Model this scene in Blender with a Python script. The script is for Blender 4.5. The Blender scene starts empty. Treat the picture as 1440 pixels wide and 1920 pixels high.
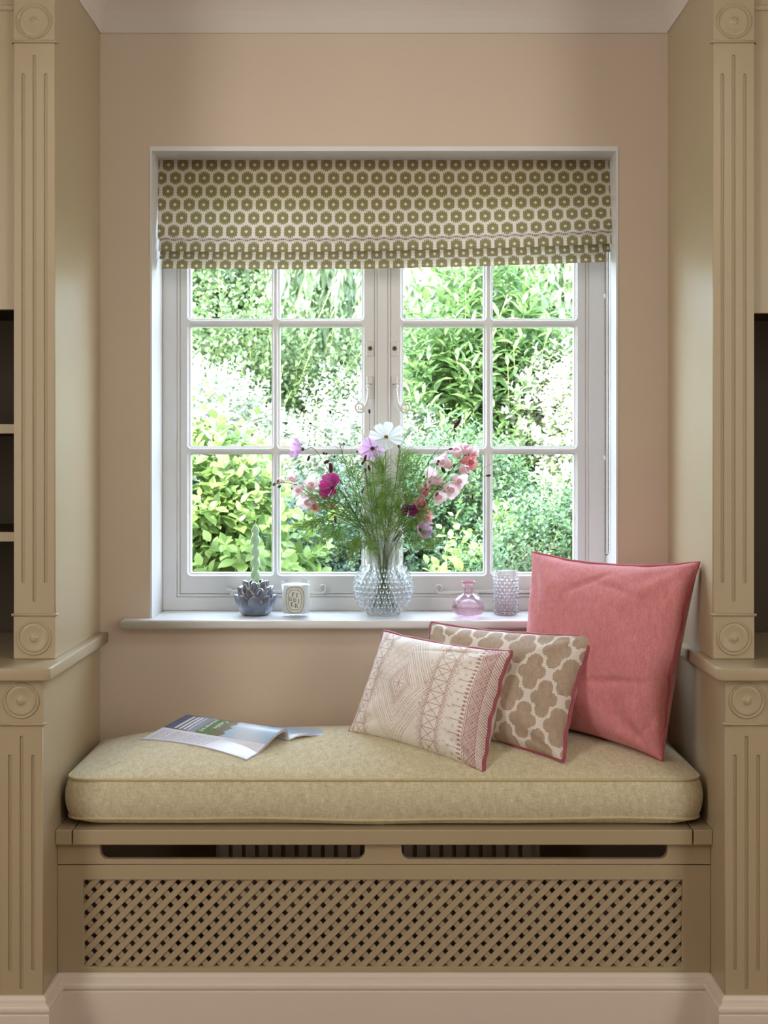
import bpy, bmesh, math, random
import numpy as np
from mathutils import Vector, Matrix
random.seed(7)
rng = np.random.default_rng(7)
SC = bpy.context.scene
COL = SC.collection
PI = math.pi

# ------------------------------------------------------------------ camera
CH = 1.31                      # eye height
F = 2425.0                     # focal length in pixels of the 1440 x 1920 frame
CY = -3.3                      # the camera stands 3.3 m from the window wall (y = 0)
cam_d = bpy.data.cameras.new('camera')
cam_d.sensor_width = 36.0
cam_d.lens = F * 36.0 / 1920.0
cam_d.shift_y = -100.0 / 1920.0
cam_d.clip_start = 0.05
cam_d.dof.use_dof = True; cam_d.dof.focus_distance = 3.15; cam_d.dof.aperture_fstop = 10.0
cam = bpy.data.objects.new('camera', cam_d)
cam.location = (0, CY, CH)
cam.rotation_euler = (PI / 2, 0, 0)
COL.objects.link(cam)
SC.camera = cam

# ------------------------------------------------------------------ world, sun, lamps, exposure
def lin(r, g, b):
    f = lambda c: (c / 255 / 12.92) if c <= 10.31 else ((c / 255 + 0.055) / 1.055) ** 2.4
    return (f(r), f(g), f(b), 1.0)

world = bpy.data.worlds.new('sky')
SC.world = world
world.use_nodes = True
wn = world.node_tree
wn.nodes.clear()
w_out = wn.nodes.new('ShaderNodeOutputWorld')
w_bg = wn.nodes.new('ShaderNodeBackground')
w_mix = wn.nodes.new('ShaderNodeMix'); w_mix.data_type = 'RGBA'
w_sky = wn.nodes.new('ShaderNodeTexSky')
w_sky.sky_type = 'NISHITA'; w_sky.sun_disc = False
w_sky.sun_elevation = math.radians(52); w_sky.sun_rotation = math.radians(215)
w_sky.air_density = 1.0; w_sky.dust_density = 1.5
w_scale = wn.nodes.new('ShaderNodeVectorMath'); w_scale.operation = 'SCALE'
w_scale.inputs['Scale'].default_value = 0.22
wn.links.new(w_sky.outputs[0], w_scale.inputs[0])
w_mix.inputs[0].default_value = 0.65
wn.links.new(w_scale.outputs[0], w_mix.inputs[6])
w_mix.inputs[7].default_value = (0.80, 0.94, 1.12, 1)       # thin bright cloud
wn.links.new(w_mix.outputs[2], w_bg.inputs[0])
w_bg.inputs[1].default_value = 15.0
wn.links.new(w_bg.outputs[0], w_out.inputs[0])

def aim(o, target):
    o.rotation_euler = (Vector(target) - o.location).to_track_quat('-Z', 'Y').to_euler()

sun_d = bpy.data.lights.new('sun', 'SUN'); sun_d.energy = 15.5; sun_d.angle = math.radians(2.0)
sun_d.color = (1.0, 0.97, 0.90)
sun = bpy.data.objects.new('sun', sun_d); sun.location = (-5, -2.5, 9); aim(sun, (0, 5.5, 0)); COL.objects.link(sun)

# soft fill lamps added out of view to brighten the alcove
def area(name, loc, target, sx, sy, power, color):
    d = bpy.data.lights.new(name, 'AREA'); d.shape = 'RECTANGLE'; d.size = sx; d.size_y = sy
    d.energy = power; d.color = color
    o = bpy.data.objects.new(name, d); o.location = loc; aim(o, target); COL.objects.link(o); return o
area('left_fill', (-2.15, -2.35, 1.55), (0.4, -0.4, 1.45), 1.2, 1.6, 38, (1.0, 0.985, 0.95))
area('right_fill', (2.15, -2.45, 1.55), (-0.4, -0.4, 1.45), 1.2, 1.6, 34, (1.0, 0.985, 0.95))
area('overhead_fill', (0.0, -3.2, 2.49), (0, -1.0, 1.0), 1.8, 0.35, 10, (1.0, 0.96, 0.90))  # added overhead fill, set where the panes do not mirror it
for sx_ in (-1, 1):               # added pair of unseen fills to lighten the alcove sides
    area('side_fill', (sx_ * 1.0, -1.5, 2.495), (-sx_ * 0.72, -0.2, 1.55), 0.25, 0.25, 2.2, (0.98, 1.0, 0.90)).data.spread = math.radians(75)

SC.view_settings.view_transform = 'Standard'
SC.view_settings.look = 'None'
SC.view_settings.exposure = 0.0
SC.view_settings.gamma = 1.0
SC.view_settings.use_curve_mapping = False
SC.cycles.max_bounces = 14
SC.cycles.transparent_max_bounces = 24
SC.cycles.transmission_bounces = 12
SC.cycles.sample_clamp_indirect = 6.0

# ------------------------------------------------------------------ helpers
def P(px, py, D):
    """point of the room at distance D in front of the camera that the photo shows at (px, py)"""
    return Vector(((px - 720) * D / F, CY + D, CH - (py - 860) * D / F))

def tag(o, label=None, cat=None, group=None, kind=None):
    if label: o['label'] = label
    if cat: o['category'] = cat
    if group: o['group'] = group
    if kind: o['kind'] = kind
    return o

def empty(name, loc=(0, 0, 0), label=None, cat=None, group=None, kind=None):
    o = bpy.data.objects.new(name, None); o.location = loc; o.empty_display_size = 0.05
    COL.objects.link(o)
    return tag(o, label, cat, group, kind)

def link(name, me, mat=None, parent=None, smooth=False):
    o = bpy.data.objects.new(name, me); COL.objects.link(o)
    if mat is not None and len(me.materials) == 0:
        me.materials.append(mat)
    if parent is not None:
        o.parent = parent
        # meshes are written in world coordinates: undo the empty's offset
        pl = parent.location.copy(); p2 = parent.parent
        while p2 is not None:
            pl += p2.location; p2 = p2.parent
        o.location = -pl if parent.type == 'EMPTY' else (0, 0, 0)
    if smooth:
        me.polygons.foreach_set('use_smooth', [True] * len(me.polygons))
    return o

def mesh(verts, faces, name='m'):
    me = bpy.data.meshes.new(name)
    me.from_pydata([tuple(v) for v in verts], [], faces)
    me.update()
    return me

def bm_mesh(bm):
    me = bpy.data.meshes.new('m'); bm.normal_update(); bm.to_mesh(me); bm.free(); return me

def box_bm(bm, x0, x1, y0, y1, z0, z1):
    vs = [bm.verts.new(v) for v in ((x0, y0, z0), (x1, y0, z0), (x1, y1, z0), (x0, y1, z0),
                                    (x0, y0, z1), (x1, y0, z1), (x1, y1, z1), (x0, y1, z1))]
    for f in ((0, 3, 2, 1), (4, 5, 6, 7), (0, 1, 5, 4), (1, 2, 6, 5), (2, 3, 7, 6), (3, 0, 4, 7)):
        bm.faces.new([vs[i] for i in f])

def boxes(name, lst, mat, parent=None, bevel=0.0, seg=2):
    bm = bmesh.new()
    for b in lst: box_bm(bm, *b)
    if bevel:
        bmesh.ops.bevel(bm, geom=list(bm.edges), offset=bevel, segments=seg, affect='EDGES', profile=0.5)
    return link(name, bm_mesh(bm), mat, parent)

def rrect(x0, x1, y0, y1, r=0.0, n=5, corners=(1, 1, 1, 1)):
    """counter-clockwise rounded rectangle; corners: bl, br, tr, tl"""
    out = []
    for i, (cx, cy, a) in enumerate(((x0 + r, y0 + r, PI), (x1 - r, y0 + r, 1.5 * PI), (x1 - r, y1 - r, 0), (x0 + r, y1 - r, PI / 2))):
        if r > 0 and corners[i]:
            for k in range(n + 1):
                t = a + (PI / 2) * k / n
                out.append((cx + r * math.cos(t), cy + r * math.sin(t)))
        else:
            out.append(((x0, x1, x1, x0)[i], (y0, y0, y1, y1)[i]))
    return out

def poly(name, outer, holes, lo, hi, mat, parent=None, bevel=0.0, plane='XZ', res=1):
    """a board cut from an outline with holes: plane XZ spans y lo..hi, plane XY spans z lo..hi"""
    cu = bpy.data.curves.new('c', 'CURVE'); cu.dimensions = '2D'; cu.fill_mode = 'BOTH'
    th = hi - lo
    cu.extrude = max(th / 2 - bevel, 1e-5); cu.bevel_depth = bevel; cu.bevel_resolution = res; cu.offset = -bevel
    for ring in [outer] + list(holes):
        s = cu.splines.new('POLY'); s.points.add(len(ring) - 1)
        for p, q in zip(s.points, ring): p.co = (q[0], q[1], 0, 1)
        s.use_cyclic_u = True
    tmp = bpy.data.objects.new('tmp', cu); COL.objects.link(tmp)
    bpy.context.view_layer.update()
    me = bpy.data.meshes.new_from_object(tmp)
    bpy.data.objects.remove(tmp); bpy.data.curves.remove(cu)
    mid = (lo + hi) / 2
    if plane == 'XZ':
        M = Matrix(((1, 0, 0, 0), (0, 0, -1, mid), (0, 1, 0, 0), (0, 0, 0, 1)))
    else:
        M = Matrix(((1, 0, 0, 0), (0, 1, 0, 0), (0, 0, 1, mid), (0, 0, 0, 1)))
    me.transform(M)
    return link(name, me, mat, parent)

def sweep(name, profile, path, mat, parent=None, closed=False):
    """profile [(out, z)] swept along a plan path; 'out' is to the right-hand side of the path; mitred corners"""
    n = len(path); pts = [Vector(p) for p in path]; offs = []
    for i in range(n):
        d0 = (pts[i] - pts[i - 1]).normalized() if i > 0 else None
        d1 = (pts[i + 1] - pts[i]).normalized() if i < n - 1 else None
        if d0 is None: d0 = d1
        if d1 is None: d1 = d0
        n0 = Vector((d0.y, -d0.x)); n1 = Vector((d1.y, -d1.x))
        m = n0 + n1; m = m / (m.dot(n0))
        offs.append(m)
    verts, faces = [], []
    k = len(profile)
    for i in range(n):
        for (o, z) in profile:
            q = pts[i] + offs[i] * o
            verts.append((q.x, q.y, z))
    for i in range(n - 1):
        for j in range(k - 1):
            a = i * k + j
            faces.append((a, a + 1, a + k + 1, a + k))
    faces.append(tuple(range(k))); faces.append(tuple(range((n - 1) * k, n * k))[::-1])
    me = mesh(verts, faces)
    bm = bmesh.new(); bm.from_mesh(me); bmesh.ops.recalc_face_normals(bm, faces=bm.faces); bm.to_mesh(me); bm.free()
    return link(name, me, mat, parent)

def lathe_data(profile, c, n=48, axis='Z', close=False):
    verts, faces = [], []
    k = len(profile)
    for i in range(n):
        a = 2 * PI * i / n
        for (r, h) in profile:
            if axis == 'Z': verts.append((c[0] + r * math.cos(a), c[1] + r * math.sin(a), c[2] + h))
            else: verts.append((c[0] + r * math.cos(a), c[1] - h, c[2] + r * math.sin(a)))
    for i in range(n):
        j = (i + 1) % n
        for m in range(k - 1 if not close else k):
            m2 = (m + 1) % k
            faces.append((i * k + m, j * k + m, j * k + m2, i * k + m2))
    return verts, faces

def lathe(name, profile, c, mat, parent=None, n=48, axis='Z', close=False, smooth=True):
    v, f = lathe_data(profile, c, n, axis, close)
    me = mesh(v, f)
    bm = bmesh.new(); bm.from_mesh(me)
    bmesh.ops.remove_doubles(bm, verts=bm.verts, dist=1e-6)
    bmesh.ops.recalc_face_normals(bm, faces=bm.faces); bm.to_mesh(me); bm.free()
    return link(name, me, mat, parent, smooth)

def tube_data(pts, rad, n=6, base=0, cap=True):
    pts = [Vector(p) for p in pts]
    verts, faces = [], []
    up = Vector((0.13, 0.21, 0.97)).normalized()
    prev = None
    for i, p in enumerate(pts):
        t = (pts[min(i + 1, len(pts) - 1)] - pts[max(i - 1, 0)])
        if t.length < 1e-9: t = Vector((0, 0, 1))
        t.normalize()
        if prev is None:
            a = t.cross(up)
            if a.length < 0.05: a = t.cross(Vector((1, 0, 0)))
        else:
            a = prev - t * prev.dot(t)
        a.normalize(); prev = a
        b = t.cross(a)
        r = rad[i] if hasattr(rad, '__len__') else rad
        for k in range(n):
            w = 2 * PI * k / n
            verts.append(p + a * (r * math.cos(w)) + b * (r * math.sin(w)))
    for i in range(len(pts) - 1):
        for k in range(n):
            k2 = (k + 1) % n
            faces.append((base + i * n + k, base + i * n + k2, base + (i + 1) * n + k2, base + (i + 1) * n + k))
    if cap:
        faces.append(tuple(base + k for k in range(n))[::-1])
        faces.append(tuple(base + (len(pts) - 1) * n + k for k in range(n)))
    return verts, faces

class MB:
    def __init__(s): s.v = []; s.f = []
    def add(s, v, f):
        o = len(s.v); s.v += list(v); s.f += [tuple(i + o for i in q) for q in f]
    def tube(s, pts, rad, n=6):
        v, f = tube_data(pts, rad, n); s.add(v, f)
    def lathe(s, prof, c, n=24, axis='Z', close=False): s.add(*lathe_data(prof, c, n, axis, close))
    def ball(s, c, r, n=8, m=6, sc=(1, 1, 1), rot=None):
        v, f = [], []
        c = Vector(c)
        for i in range(m + 1):
            th = PI * i / m
            for k in range(n):
                w = 2 * PI * k / n
                q = Vector((r * sc[0] * math.sin(th) * math.cos(w), r * sc[1] * math.sin(th) * math.sin(w), r * sc[2] * math.cos(th)))
                if rot is not None: q = rot @ q
                v.append(c + q)
        for i in range(m):
            for k in range(n):
                k2 = (k + 1) % n
                f.append((i * n + k, (i + 1) * n + k, (i + 1) * n + k2, i * n + k2))
        s.add(v, f)
    def box(s, x0, x1, y0, y1, z0, z1):
        s.add([(x0, y0, z0), (x1, y0, z0), (x1, y1, z0), (x0, y1, z0), (x0, y0, z1), (x1, y0, z1), (x1, y1, z1), (x0, y1, z1)],
              [(0, 3, 2, 1), (4, 5, 6, 7), (0, 1, 5, 4), (1, 2, 6, 5), (2, 3, 7, 6), (3, 0, 4, 7)])
    def build(s, name, mat, parent=None, smooth=True, weld=True):
        me = mesh(s.v, s.f)
        if weld:
            bm = bmesh.new(); bm.from_mesh(me); bmesh.ops.remove_doubles(bm, verts=bm.verts, dist=1e-6); bm.to_mesh(me); bm.free()
        return link(name, me, mat, parent, smooth)

def bez(pts, n=12):
    """smooth curve through points (Catmull-Rom)"""
    pts = [Vector(p) for p in pts]
    q = [pts[0] * 2 - pts[1]] + pts + [pts[-1] * 2 - pts[-2]]
    out = []
    for i in range(1, len(q) - 2):
        for k in range(n):
            t = k / n
            a, b, c, d = q[i - 1], q[i], q[i + 1], q[i + 2]
            out.append(0.5 * ((2 * b) + (c - a) * t + (2 * a - 5 * b + 4 * c - d) * t * t + (3 * b - a - 3 * c + d) * t ** 3))
    out.append(pts[-1])
    return out

# ------------------------------------------------------------------ materials
class NT:
    def __init__(s, name):
        s.m = bpy.data.materials.new(name); s.m.use_nodes = True
        s.t = s.m.node_tree; s.t.nodes.clear()
        s.out = s.n('ShaderNodeOutputMaterial')
    def n(s, kind, **kw):
        x = s.t.nodes.new(kind)
        for k, v in kw.items(): setattr(x, k, v)
        return x
    def l(s, a, b): s.t.links.new(a, b)
    def math(s, op, a, b=None, c=None):
        x = s.n('ShaderNodeMath', operation=op)
        for i, v in enumerate((a, b, c)):
            if v is None: continue
            if isinstance(v, (int, float)): x.inputs[i].default_value = v
            else: s.l(v, x.inputs[i])
        return x.outputs[0]
    def mixc(s, fac, a, b):
        x = s.n('ShaderNodeMix', data_type='RGBA')
        for i, v in ((0, fac), (6, a), (7, b)):
            if isinstance(v, (int, float, tuple)): x.inputs[i].default_value = v
            else: s.l(v, x.inputs[i])
        return x.outputs[2]
    def princ(s, color, rough=0.5, spec=0.5, **kw):
        p = s.n('ShaderNodeBsdfPrincipled')
        if isinstance(color, tuple): p.inputs['Base Color'].default_value = color
        else: s.l(color, p.inputs['Base Color'])
        p.inputs['Roughness'].default_value = rough
        p.inputs['Specular IOR Level'].default_value = spec
        for k, v in kw.items(): p.inputs[k.replace('_', ' ')].default_value = v
        return p
    def noise(s, scale, detail=3, vec=None, stretch=None, rough=0.5):
        x = s.n('ShaderNodeTexNoise'); x.inputs['Scale'].default_value = scale; x.inputs['Detail'].default_value = detail
        x.inputs['Roughness'].default_value = rough
        if vec is None: vec = s.coord()
        if stretch:
            m = s.n('ShaderNodeMapping'); m.inputs['Scale'].default_value = stretch; s.l(vec, m.inputs[0]); vec = m.outputs[0]
        s.l(vec, x.inputs['Vector'])
        return x.outputs[0]
    def coord(s, which='Object'):
        return s.n('ShaderNodeTexCoord').outputs[which]
    def bump(s, h, p, strength=0.2, dist=0.002):
        b = s.n('ShaderNodeBump'); b.inputs['Strength'].default_value = strength; b.inputs['Distance'].default_value = dist
        s.l(h, b.inputs['Height']); s.l(b.outputs[0], p.inputs['Normal'])
    def done(s, sh):
        s.l(sh, s.out.inputs[0]); return s.m

def paint(name, col, rough=0.45, var=0.04, spec=0.45, bump=0.12, bscale=90):
    t = NT(name)
    nz = t.noise(3.0, 4)
    dark = tuple(c * (1 - var) for c in col[:3]) + (1,); lite = tuple(min(1, c * (1 + var)) for c in col[:3]) + (1,)
    c = t.mixc(nz, dark, lite)
    p = t.princ(c, rough, spec)
    t.bump(t.noise(bscale, 3), p, bump, 0.0012)
    return t.done(p.outputs[0])

M_WALL = paint('wall_paint', lin(210, 192, 173), 0.75, 0.03, 0.3, 0.25, 60)
M_JOIN = paint('joinery_paint', lin(178, 160, 129), 0.36, 0.03, 0.5, 0.08, 70)
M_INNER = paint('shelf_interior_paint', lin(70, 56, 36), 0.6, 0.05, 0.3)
M_WHITE = paint('white_gloss_paint', lin(224, 223, 223), 0.30, 0.02, 0.5, 0.10, 45)
M_COVE = paint('cornice_paint', lin(214, 204, 194), 0.7, 0.02, 0.3, 0.15, 40)
M_SKIRT = paint('skirting_paint', lin(228, 214, 199), 0.35, 0.03, 0.5, 0.12, 50)
M_FLOOR = paint('floor_boards', lin(150, 120, 90), 0.5, 0.1)
M_DARK = paint('dark_cavity', lin(60, 46, 34), 0.8, 0.1, 0.2)
M_RAD = paint('radiator_enamel', lin(190, 170, 150), 0.4)
M_METALP = paint('painted_iron', lin(222, 218, 212), 0.30, 0.02, 0.6, 0.35, 160)
t = NT('lock_metal'); M_BRASS = t.done(t.princ(lin(120, 110, 95), 0.3, 0.5, Metallic=0.9).outputs[0])
t = NT('keyhole'); M_BLACK = t.done(t.princ(lin(25, 22, 20), 0.6).outputs[0])

def clear_glass():
    t = NT('window_pane_glass')
    tr = t.n('ShaderNodeBsdfTransparent'); tr.inputs[0].default_value = (0.97, 0.985, 0.98, 1)
    gl = t.n('ShaderNodeBsdfGlossy'); gl.inputs['Roughness'].default_value = 0.02
    lw = t.n('ShaderNodeLayerWeight'); lw.inputs[0].default_value = 0.5
    sch = t.math('ADD', 0.03, t.math('MULTIPLY', t.math('POWER', lw.outputs['Facing'], 5.0), 0.8))   # Schlick reflectance, the same from both sides
    mx = t.n('ShaderNodeMixShader'); t.l(sch, mx.inputs[0]); t.l(tr.outputs[0], mx.inputs[1]); t.l(gl.outputs[0], mx.inputs[2])
    return t.done(mx.outputs[0])
M_PANE = clear_glass()

def glass(name, col, rough=0.0, ior=1.48, thin=0.35):
    t = NT(name)
    g = t.n('ShaderNodeBsdfGlass'); g.inputs['Color'].default_value = col; g.inputs['Roughness'].default_value = rough; g.inputs['IOR'].default_value = ior
    tr = t.n('ShaderNodeBsdfTransparent'); tr.inputs[0].default_value = col
    mx = t.n('ShaderNodeMixShader'); mx.inputs[0].default_value = thin
    t.l(g.outputs[0], mx.inputs[1]); t.l(tr.outputs[0], mx.inputs[2])
    return t.done(mx.outputs[0])
M_GLASS = glass('clear_glass', (0.985, 0.99, 0.995, 1), thin=0.6)
M_HOB = glass('clear_glass_knobs', (0.995, 0.997, 1.0, 1), thin=0.5)
M_JAR = glass('jar_glass', (0.99, 0.995, 1.0, 1), thin=0.85)
M_PGLASS = glass('pink_glass', (0.995, 0.93, 0.96, 1), thin=0.6)
M_PTINT = glass('pink_tinted_glass', (0.99, 0.965, 0.975, 1), thin=0.5)
M_WATER = glass('water', (0.98, 0.93, 0.96, 1), ior=1.33, thin=0.5)

def fabric(name, c1, c2, scale=900, rough=0.9, attr=None, c3=None, bump=0.4, sheen=0.2, coords='Object', trans=0.0):
    """woven cloth: two crossed thread noises; optional pattern mask attribute switching to c3"""
    t = NT(name)
    co = t.coord(coords)
    a = t.noise(scale, 2, co, (1.0, 0.12, 0.12)); b = t.noise(scale, 2, co, (0.12, 1.0, 1.0))
    w = t.math('MULTIPLY', t.math('ADD', a, b), 0.5)
    slub = t.noise(scale * 0.10, 3, co, (1.2, 1.0, 0.5))
    w2 = t.math('ADD', t.math('MULTIPLY', w, 0.75), t.math('MULTIPLY', slub, 0.25))
    mr = t.n('ShaderNodeMapRange'); t.l(w2, mr.inputs[0]); mr.inputs[1].default_value = 0.36; mr.inputs[2].default_value = 0.64
    col = t.mixc(mr.outputs[0], c1, c2)
    if attr:
        at = t.n('ShaderNodeAttribute', attribute_name=attr)
        col = t.mixc(at.outputs['Fac'], col, c3)
    p = t.princ(col, rough, 0.2)
    p.inputs['Sheen Weight'].default_value = sheen
    t.bump(w2, p, bump, 0.0012)
    return t.done(p.outputs[0])
M_SEAT = fabric('seat_linen', lin(188, 175, 140), lin(230, 221, 190), 700, bump=0.5)
M_SEATP = fabric('seat_piping', lin(190, 172, 126), lin(212, 198, 154), 900)
M_PINK = fabric('rose_linen', lin(202, 118, 122), lin(226, 152, 154), 800, bump=0.35)
M_PINKP = fabric('rose_piping', lin(172, 78, 86), lin(196, 98, 104), 900)
M_VELV = fabric('velvet_piping', lin(150, 70, 84), lin(176, 92, 104), 900, sheen=0.6)
M_TAUPE = fabric('taupe_linen', lin(164, 142, 122), lin(192, 172, 152), 800, attr='pattern', c3=lin(236, 228, 218))
M_TAUPEB = fabric('cushion_backing_linen', lin(196, 176, 158), lin(216, 198, 180), 800)
M_EMB = fabric('printed_linen', lin(236, 229, 220), lin(250, 245, 238), 800, attr='pattern', c3=lin(158, 66, 62))
M_EMBB = fabric('printed_cushion_backing', lin(214, 198, 178), lin(234, 220, 202), 800)

# ------------------------------------------------------------------ ROOM SHELL
XI = 0.7245                         # inner face of the alcove sides
ZC = 2.51                           # ceiling
OP = (-0.597, 0.597, 0.88, 2.105)   # window opening
S = dict(kind='structure')
wb = poly('wall_back', [(-2.2, 0), (2.2, 0), (2.2, 2.62), (-2.2, 2.62)], [rrect(*OP)], 0.0, 0.25, M_WALL); tag(wb, kind='structure')
tag(boxes('wall_left', [(-2.3, -2.2, -4.7, 0.25, 0, 2.62)], M_WALL), kind='structure')
tag(boxes('wall_right', [(2.2, 2.3, -4.7, 0.25, 0, 2.62)], M_WALL), kind='structure')
tag(boxes('wall_front', [(-2.2, 2.2, -4.8, -4.7, 0, 2.62)], M_WALL), kind='structure')
tag(boxes('floor', [(-2.2, 2.2, -4.7, 0.0, -0.06, 0.0)], M_FLOOR), kind='structure')
tag(boxes('ceiling', [(-2.3, 2.3, -4.7, 0.3, ZC, ZC + 0.15)], M_COVE), kind='structure')

# cornice: concave cove round the three sides of the alcove
cove = [(0, 2.395), (0.004, 2.395), (0.006, 2.400)]
for k in range(0, 11):
    a = (PI / 2) * k / 10
    cove.append((0.006 + 0.112 * (1 - math.cos(a)), 2.400 + 0.100 * math.sin(a)))
cove += [(0.122, ZC + 0.001), (0, ZC + 0.001)]
o = sweep('trim_1', cove, [(-XI, -0.75), (-XI, -0.0005), (XI, -0.0005), (XI, -0.75)], M_COVE); tag(o, kind='structure')

# baseboards
YP = 2.868 + CY                      # front face of the seat panel
YL = 2.746 + CY                      # front of the low cupboards
def base_profile(h=0.171):
    pr = [(0, 0.0), (0.018, 0.0), (0.018, h - 0.037), (0.0155, h - 0.035)]
    for k in range(7):
        a = -PI / 2 + PI * k / 6
        pr.append((0.0135 + 0.0055 * math.cos(a), h - 0.0255 + 0.0085 * math.sin(a)))
    pr += [(0.009, h - 0.015), (0.0085, h - 0.008), (0.006, h - 0.002), (0.003, h), (0, h)]
    return pr
bp = base_profile()
tag(sweep('baseboard_back', bp, [(-XI + 0.0, YP), (XI - 0.0, YP)], M_SKIRT), kind='structure')
tag(sweep('baseboard_left', bp, [(-2.2, YL), (-XI, YL), (-XI, YP + 0.0)], M_SKIRT), kind='structure')
tag(sweep('baseboard_right', bp, [(XI, YP + 0.0), (XI, YL), (2.2, YL)], M_SKIRT), kind='structure')

# ------------------------------------------------------------------ WINDOW
YF = 3.46 + CY                      # face of the fixed frame
win = empty('window_1', (0, YF, 0.9034), kind='structure')
# plaster reveals, painted white
bm = bmesh.new()
RX = 0.592; RT = 2.095
for sx in (-1, 1):
    x0, x1 = sorted((sx * RX, sx * (RX + 0.0055)))
    box_bm(bm, x0, x1, -0.0015, 0.24, 0.8806, RT + 0.004)
box_bm(bm, -RX - 0.0055, RX + 0.0055, -0.0017, 0.24, RT, RT + 0.0115)
link('window_reveal', bm_mesh(bm), M_WHITE, win)
# sill board, T shaped in plan
ys = 3.254 + CY
sill = [(-0.664, ys), (0.664, ys), (0.664, -0.0005), (RX, -0.0005), (RX, YF + 0.02), (-RX, YF + 0.02), (-RX, -0.0005), (-0.664, -0.0005)]
poly('window_sill', sill, [], 0.8806, 0.9034, M_WHITE, win, bevel=0.006, plane='XY', res=3)
# fixed frame
zf0, zf1 = 0.9034, RT
L0, L1, R0, R1 = -0.5545, -0.0172, 0.0095, 0.5485      # casement openings in the frame
fr = poly('window_frame', rrect(-RX, RX, zf0, zf1), [rrect(L0, L1, 0.9395, 2.058), rrect(R0, R1, 0.9395, 2.058)], YF - 0.004, YF + 0.06, M_WHITE, win, bevel=0.003, res=2)
for (a, b) in ((L0, L1), (R0, R1)):      # thin stop bead round each casement
    poly('stop_bead', rrect(a + 0.0002, b - 0.0002, 0.9397, 2.0578), [rrect(a + 0.0075, b - 0.0075, 0.947, 2.0505)], YF + 0.001, YF + 0.03, M_WHITE, fr, bevel=0.0025, res=2)
poly('frame_rebate', rrect(-RX, RX, zf0, zf1), [rrect(L0 + 0.016, L1 - 0.016, 0.956, 2.042), rrect(R0 + 0.016, R1 - 0.016, 0.956, 2.042)], YF + 0.050, YF + 0.066, M_WHITE, win)
zrows = [(1.003, 1.3215), (1.3435, 1.6645), (1.687, 2.008)]
def casement(c0, c1, cols, side):
    e = empty('casement', (0, 0, 0)); e.parent = win; e.location = -win.location
    a, b = c0 + 0.0079, c1 - 0.0079
    o = 0.0095
    h1 = [rrect(x0 - o + 0.003, x1 + o - 0.003, z0 - o + 0.003, z1 + o - 0.003, 0.011) for (x0, x1) in cols for (z0, z1) in zrows]
    h2 = [rrect(x0 - 0.004, x1 + 0.004, z0 - 0.004, z1 + 0.004, 0.009) for (x0, x1) in cols for (z0, z1) in zrows]
    h3 = [rrect(x0, x1, z0, z1, 0.004) for (x0, x1) in cols for (z0, z1) in zrows]
    out = rrect(a, b, 0.948, 2.0495)
    yb = YF + 0.006
    s = poly('sash', out, h1, yb, yb + 0.012, M_WHITE, e, bevel=0.0022, res=2)
    poly('glazing_bead', out, h2, yb + 0.0065, yb + 0.022, M_WHITE, s, bevel=0.0022, res=2)
    poly('glazing_rebate', out, h3, yb + 0.013, yb + 0.042, M_WHITE, s, bevel=0.0018, res=2)
    for (x0, x1) in cols:
        for (z0, z1) in zrows:
            boxes('glass_pane', [(x0 - 0.002, x1 + 0.002, yb + 0.028, yb + 0.0281, z0 - 0.002, z1 + 0.002)], M_PANE, e)
    return e, yb
# link() undoes only the empties' own locations; the casement empty cancels out to the origin
cL, yb = casement(L0, L1, [(-0.520, -0.302), (-0.2800, -0.0605)], -1)
cR, yb = casement(R0, R1, [(0.0515, 0.268), (0.2925, 0.511)], 1)

def spiral(cx, cz, y, r0, r1, a0, turns, n=30, sgn=1):
    return [Vector((cx + (r0 + (r1 - r0) * k / n) * math.cos(a0 + sgn * turns * 2 * PI * k / n), y,
                    cz + (r0 + (r1 - r0) * k / n) * math.sin(a0 + sgn * turns * 2 * PI * k / n))) for k in range(n + 1)]

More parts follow.
